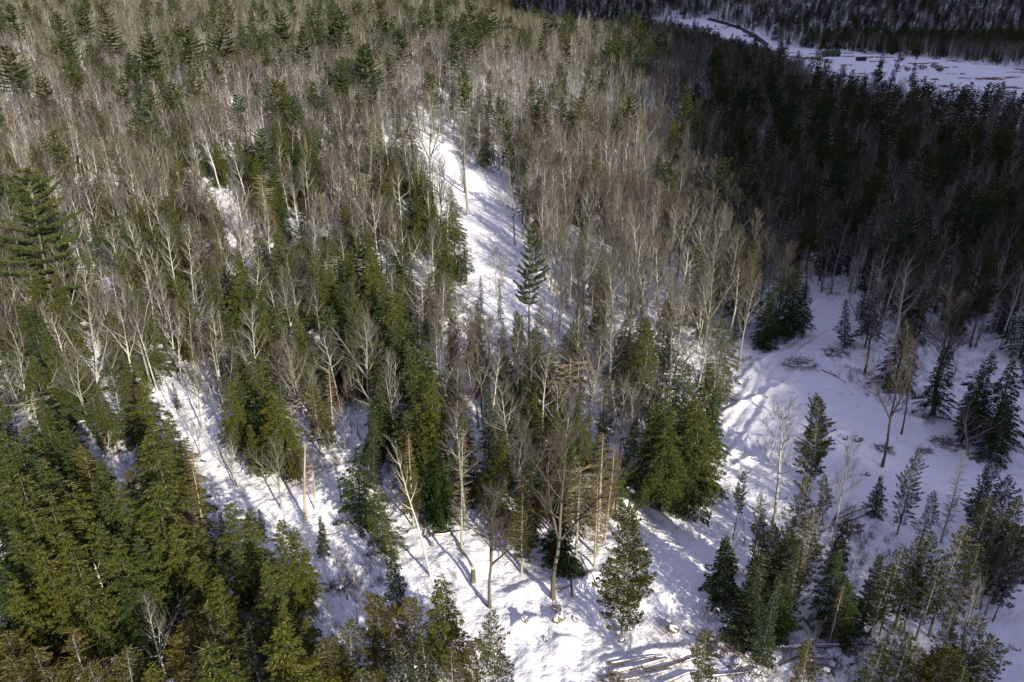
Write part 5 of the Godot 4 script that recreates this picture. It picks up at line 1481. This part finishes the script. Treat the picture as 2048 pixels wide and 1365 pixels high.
func undergrowth() -> void:
	var shrubs := []
	for v in 5:
		var b := Buf.new()
		var col := Color(0.11, 0.085, 0.06) if v < 3 else Color(0.19, 0.15, 0.09)
		for i in 9:
			var d := Vector3(rng.randf_range(-0.5, 0.5), 1, rng.randf_range(-0.5, 0.5)).normalized()
			var at := Vector3(rng.randf_range(-0.3, 0.3), -0.05, rng.randf_range(-0.3, 0.3))
			var l := rng.randf_range(0.6, 1.5)
			b.spike(at, at + d * l, 0.014, col * rng.randf_range(0.7, 1.3))
			twigs(b, at + d * l * 0.5, d, 4, 0.4, col, 0.009)
			twigs(b, at + d * l * 0.8, d, 3, 0.3, col, 0.008)
		shrubs.append(b.into(ArrayMesh.new(), mats.twig))
	var o := Node3D.new()
	o.name = "undergrowth"
	tag(o, "thin leafless brush and stalks poking up through the snow", "undergrowth", "", "stuff")
	add_child(o)
	var open_polys := []
	for c in OPEN_SNOW: open_polys.append(PackedVector2Array(c))
	var scrub_polys := []
	for c in SCRUB: scrub_polys.append(PackedVector2Array(c))
	var lists := [[], [], [], [], []]
	for i in 34000:
		var d := 44.0 + 210.0 * pow(rng.randf(), 0.75)
		var x := rng.randf_range(-0.74, 0.74) * d
		var p := Vector2(x, -d)
		var s := rng.randf_range(0.35, 1.2)
		var keep := 0.5
		for c in open_polys:
			if inside(p, c):
				keep = 0.11; s *= 0.5
		for c in scrub_polys:
			if inside(p, c):
				keep = 1.0; s *= 0.8
		if rng.randf() > keep: continue
		lists[rng.randi() % 5].append(Transform3D(Basis(Vector3.UP, rng.randf() * TAU).scaled(Vector3(s, s, s)), Vector3(x, ground(x, -d), -d)))
	for c in SCRUB:
		var box_ := Rect2(c[0], Vector2.ZERO)
		for q in c: box_ = box_.expand(q)
		for i in int(box_.get_area() * 1.3):
			var p := box_.position + box_.size * Vector2(rng.randf(), rng.randf())
			if not inside(p, PackedVector2Array(c)) or noise.get_noise_2d(p.x * 4.0, p.y * 4.0) < -0.12: continue
			var s := rng.randf_range(0.3, 0.95)
			lists[rng.randi() % 5].append(Transform3D(Basis(Vector3.UP, rng.randf() * TAU).scaled(Vector3(s, s, s)), Vector3(p.x, ground(p.x, p.y), p.y)))
	for v in 5:
		var mm := MultiMesh.new()
		mm.transform_format = MultiMesh.TRANSFORM_3D
		mm.mesh = shrubs[v]
		mm.instance_count = lists[v].size()
		for i in lists[v].size():
			mm.set_instance_transform(i, lists[v][i])
		var mi := MultiMeshInstance3D.new()
		mi.name = "stems"; mi.multimesh = mm
		mi.set_meta("kind", "stuff")
		o.add_child(mi, true)

# ---------------------------------------------------------------- the valley
func box(b: Buf, lo: Vector3, hi: Vector3, col: Color) -> void:
	var c := [Vector3(lo.x, lo.y, lo.z), Vector3(hi.x, lo.y, lo.z), Vector3(hi.x, lo.y, hi.z), Vector3(lo.x, lo.y, hi.z), Vector3(lo.x, hi.y, lo.z), Vector3(hi.x, hi.y, lo.z), Vector3(hi.x, hi.y, hi.z), Vector3(lo.x, hi.y, hi.z)]
	for f in [[0, 1, 5, 4], [1, 2, 6, 5], [2, 3, 7, 6], [3, 0, 4, 7], [4, 5, 6, 7], [3, 2, 1, 0]]:
		b.tri(c[f[0]], c[f[1]], c[f[2]], col); b.tri(c[f[0]], c[f[2]], c[f[3]], col)

func barn(at: Vector2, w: float, dp: float, h: float, roof: Color, turn: float, called: String, label: String) -> void:
	var o := Node3D.new()
	o.name = numbered(called)
	o.position = Vector3(at.x, land(at.x, at.y) - 0.1, at.y)
	o.rotation.y = turn
	add_child(o)
	tag(o, label, called.replace("_", " "))
	var b := Buf.new()
	box(b, Vector3(-w / 2, 0, -dp / 2), Vector3(w / 2, h, dp / 2), Color(0.16, 0.12, 0.09))
	for s in [-1.0, 1.0]:
		b.tri(Vector3(s * w / 2, h, -dp / 2), Vector3(s * w / 2, h + dp * 0.28, 0), Vector3(s * w / 2, h, dp / 2), Color(0.16, 0.12, 0.09))
	mesh_node("wall", b.into(ArrayMesh.new(), mats.bark), o)
	for s in [-1.0, 1.0]:
		var r := Buf.new()
		var e0 := Vector3(-w / 2 - 0.4, h - 0.15, s * (dp / 2 + 0.5)); var e1 := Vector3(w / 2 + 0.4, h - 0.15, s * (dp / 2 + 0.5))
		var t0 := Vector3(-w / 2 - 0.4, h + dp * 0.28 + 0.12, 0); var t1 := Vector3(w / 2 + 0.4, h + dp * 0.28 + 0.12, 0)
		var up := Vector3(0, 0.14, 0)
		r.tri(e0 + up, e1 + up, t1 + up, roof); r.tri(e0 + up, t1 + up, t0 + up, roof)
		r.tri(e0, t1, e1, roof); r.tri(e0, t0, t1, roof)
		r.tri(e0, e1, e1 + up, roof); r.tri(e0, e1 + up, e0 + up, roof)
		mesh_node("roof_slope", r.into(ArrayMesh.new(), mats.bark), o)
	for k in 3:
		var dr := Buf.new()
		var x := lerpf(-w * 0.33, w * 0.33, k / 2.0)
		box(dr, Vector3(x - 1.1, 0.05, dp / 2 + 0.02), Vector3(x + 1.1, h * 0.75, dp / 2 + 0.08), Color(0.05, 0.045, 0.04))
		mesh_node("door", dr.into(ArrayMesh.new(), mats.bark), o)

func ribbon(line: Array, w: float, lift: float, called: String, mat: Material) -> void:
	var pts := []
	for i in line.size() - 1:
		for k in 8: pts.append(line[i].lerp(line[i + 1], k / 8.0))
	pts.append(line[-1])
	var b := Buf.new()
	var prev := []
	for i in pts.size():
		var t: Vector2 = (pts[mini(i + 1, pts.size() - 1)] - pts[maxi(i - 1, 0)]).normalized().orthogonal()
		var a: Vector2 = pts[i] + t * w * 0.5; var c: Vector2 = pts[i] - t * w * 0.5
		var now := [Vector3(a.x, ground(a.x, a.y) + lift, a.y), Vector3(c.x, ground(c.x, c.y) + lift, c.y)]
		if prev:
			b.tri(prev[0], now[0], now[1], Color(1, 1, 1)); b.tri(prev[0], now[1], prev[1], Color(1, 1, 1))
		prev = now
	var o := mesh_node(called, b.into(ArrayMesh.new(), mat), self, mat)
	tag(o, "", "", "", "structure")

func meadow_grass() -> void:
	var b := Buf.new()
	for i in 26:
		var at := Vector3(rng.randf_range(-1, 1), -0.1, rng.randf_range(-0.6, 0.6))
		b.spike(at, at + Vector3(rng.randf_range(-0.3, 0.3), rng.randf_range(0.4, 0.9), rng.randf_range(-0.3, 0.3)), 0.05, Color(0.22, 0.17, 0.1) * rng.randf_range(0.6, 1.2))
	var poly := PackedVector2Array(CLEARINGS[MEADOW])
	var box_ := Rect2(poly[0], Vector2.ZERO)
	for q in poly: box_ = box_.expand(q)
	var at := []
	for i in 30000:
		var p := box_.position + box_.size * Vector2(rng.randf(), rng.randf())
		if inside(p, poly) and noise.get_noise_2d(p.x * 0.55 + 90.0, p.y * 0.9) > 0.36:
			var s := rng.randf_range(0.6, 1.5)
			at.append(Transform3D(Basis(Vector3.UP, rng.randf() * 0.6 - 0.3).scaled(Vector3(s * 1.6, s, s)), Vector3(p.x, ground(p.x, p.y), p.y)))
	var mm := MultiMesh.new()
	mm.transform_format = MultiMesh.TRANSFORM_3D
	mm.mesh = b.into(ArrayMesh.new(), mats.twig)
	mm.instance_count = at.size()
	for i in at.size(): mm.set_instance_transform(i, at[i])
	var mi := MultiMeshInstance3D.new()
	mi.name = "meadow_grass"; mi.multimesh = mm
	tag(mi, "tufts of dry brown grass poking through the meadow snow", "grass", "", "stuff")
	add_child(mi)

func hedge_bush(at: Vector2, h: float, label: String, group: String) -> void:
	var o := Node3D.new()
	o.name = numbered("meadow_bush")
	o.position = Vector3(at.x, ground(at.x, at.y), at.y)
	add_child(o)
	tag(o, label, "bush", group)
	var b := Buf.new()
	for i in 70:
		var d := Vector3(rng.randf_range(-1, 1), rng.randf_range(0.3, 1), rng.randf_range(-1, 1)).normalized()
		b.spike(Vector3(d.x * h * 0.15, -0.05, d.z * h * 0.15), d * h * rng.randf_range(0.6, 1.0), 0.05, Color(0.06, 0.05, 0.04))
		twigs(b, d * h * 0.55, d, 5, h * 0.45, Color(0.07, 0.06, 0.045), 0.035)
	mesh_node("stems", b.into(ArrayMesh.new(), mats.twig), o)

func valley() -> void:
	barn(Vector2(279.98, -688.57), 14.0, 7.0, 3.2, Color(0.03, 0.11, 0.065), 0.1, "barn", "low barn with a green metal roof across the snowy meadow")
	barn(Vector2(276.12, -619.26), 7.0, 3.5, 1.8, Color(0.05, 0.045, 0.045), -0.1, "field_shed", "small dark open shed on the snowy meadow")
	ribbon([Vector2(246.14, -1004.38), Vector2(257.35, -988.05), Vector2(273.4, -966.23), Vector2(283.56, -925.22), Vector2(289.79, -895.58)], 7.0, 0.25, "road", plain(0.05, 0.05, 0.055))
	for p in [Vector2(312.37, -626.27), Vector2(298.5, -551.77), Vector2(292.99, -534.54), Vector2(288.81, -525.28), Vector2(355.55, -734.05), Vector2(268.34, -528.29), Vector2(249.03, -975.26), Vector2(337.23, -885.23), Vector2(325.72, -832.69), Vector2(324.17, -808.59), Vector2(329.75, -797.04), Vector2(342.15, -808.59), Vector2(340.18, -785.82), Vector2(338.31, -764.28), Vector2(272.9, -928.63), Vector2(277.36, -923.53), Vector2(280.08, -911.99), Vector2(196.61, -991.68), Vector2(207.77, -985.11), Vector2(217.19, -986.24), Vector2(338.62, -753.93), Vector2(341.3, -845.28), Vector2(327.84, -882.14), Vector2(283.3, -537.79), Vector2(293.06, -567.85)]:
		hedge_bush(p, rng.randf_range(2.2, 4.5), "round leafless bush on the shaded valley meadow", "bushes on the valley meadow")
	for p in [Vector2(228.28, -482.06), Vector2(233.26, -471.37), Vector2(276.52, -534.54)]:
		plant("pine", p.x, p.y, rng.randf_range(15.0, 18.0), 0.9, 0.0, 2, "standing alone on the snowy valley meadow")

func _ready() -> void:
	rng.seed = 20240117
	noise.noise_type = FastNoiseLite.TYPE_SIMPLEX_SMOOTH
	noise.seed = 11; noise.frequency = 0.035; noise.fractal_octaves = 3
	fine.noise_type = FastNoiseLite.TYPE_SIMPLEX_SMOOTH
	fine.seed = 4; fine.frequency = 0.22; fine.fractal_octaves = 3

	# camera, sky, sun, exposure
	var cam := Camera3D.new()
	cam.name = "camera"
	cam.position = Vector3(0, 55, 0)
	cam.rotation_degrees = Vector3(-24, 0, 0)
	cam.fov = 50.0
	cam.far = 6000.0
	cam.near = 0.5
	add_child(cam)
	cam.current = true
	var env := Environment.new()
	env.background_mode = Environment.BG_SKY
	var sky := Sky.new()
	var sm_ := ProceduralSkyMaterial.new()
	sm_.sky_top_color = lin(0.22, 0.228, 0.385)
	sm_.sky_horizon_color = lin(0.47, 0.475, 0.60)
	sm_.sky_curve = 0.15
	sm_.ground_bottom_color = lin(0.3, 0.3, 0.36)
	sm_.ground_horizon_color = lin(0.42, 0.42, 0.55)
	sm_.sun_angle_max = 0.0
	sky.sky_material = sm_
	env.sky = sky
	env.background_energy_multiplier = 0.85
	env.tonemap_mode = Environment.TONE_MAPPER_LINEAR
	env.tonemap_exposure = 1.66
	env.sdfgi_enabled = true; env.ssao_enabled = true; env.ssil_enabled = true
	var we := WorldEnvironment.new()
	we.name = "world"; we.environment = env
	add_child(we)
	var sun := DirectionalLight3D.new()
	sun.name = "sun"
	sun.rotation_degrees = Vector3(-SUN_ELEVATION, SUN_SIDE, 0)
	sun.light_energy = 1.5
	sun.light_color = Color(1.0, 0.965, 0.9)
	sun.light_angular_distance = 0.5
	sun.shadow_enabled = true
	add_child(sun)

	make_materials()
	mats.snow_plain = plain(0.86, 0.865, 0.88, 0.8)
	var g := mesh_node("snow_ground", make_ground(), self, mats.snow)
	tag(g, "", "", "", "structure")
	print("ground ", Time.get_ticks_msec())
	make_kinds()
	print("kinds ", Time.get_ticks_msec())
	for t in TREES:
		plant(t[0], t[1], t[2], t[3], t[4], t[5], t[6], t[7], t[8] if t.size() > 8 else "")
	scatter()
	print("scatter ", Time.get_ticks_msec())
	valley()
	for l in LOGS:
		fallen_log(l[0], l[1], l[2], l[3], l[4], BARKS[l[5]], l[6], l[7], l[8])
	for b in BOULDERS:
		boulder(b[0], b[1], b[2], b[3])
	for b in BRUSH:
		brush_pile(b[0], b[1], b[2], b[3], b[4])
	for s in STUMPS:
		stump(s[0], s[1], s[2], s[3])
	meadow_grass()
	undergrowth()
	print("done ", Time.get_ticks_msec())

const BARKS := {"pale": Color(0.30, 0.265, 0.20), "grey": Color(0.19, 0.17, 0.135), "dark": Color(0.10, 0.085, 0.068)}
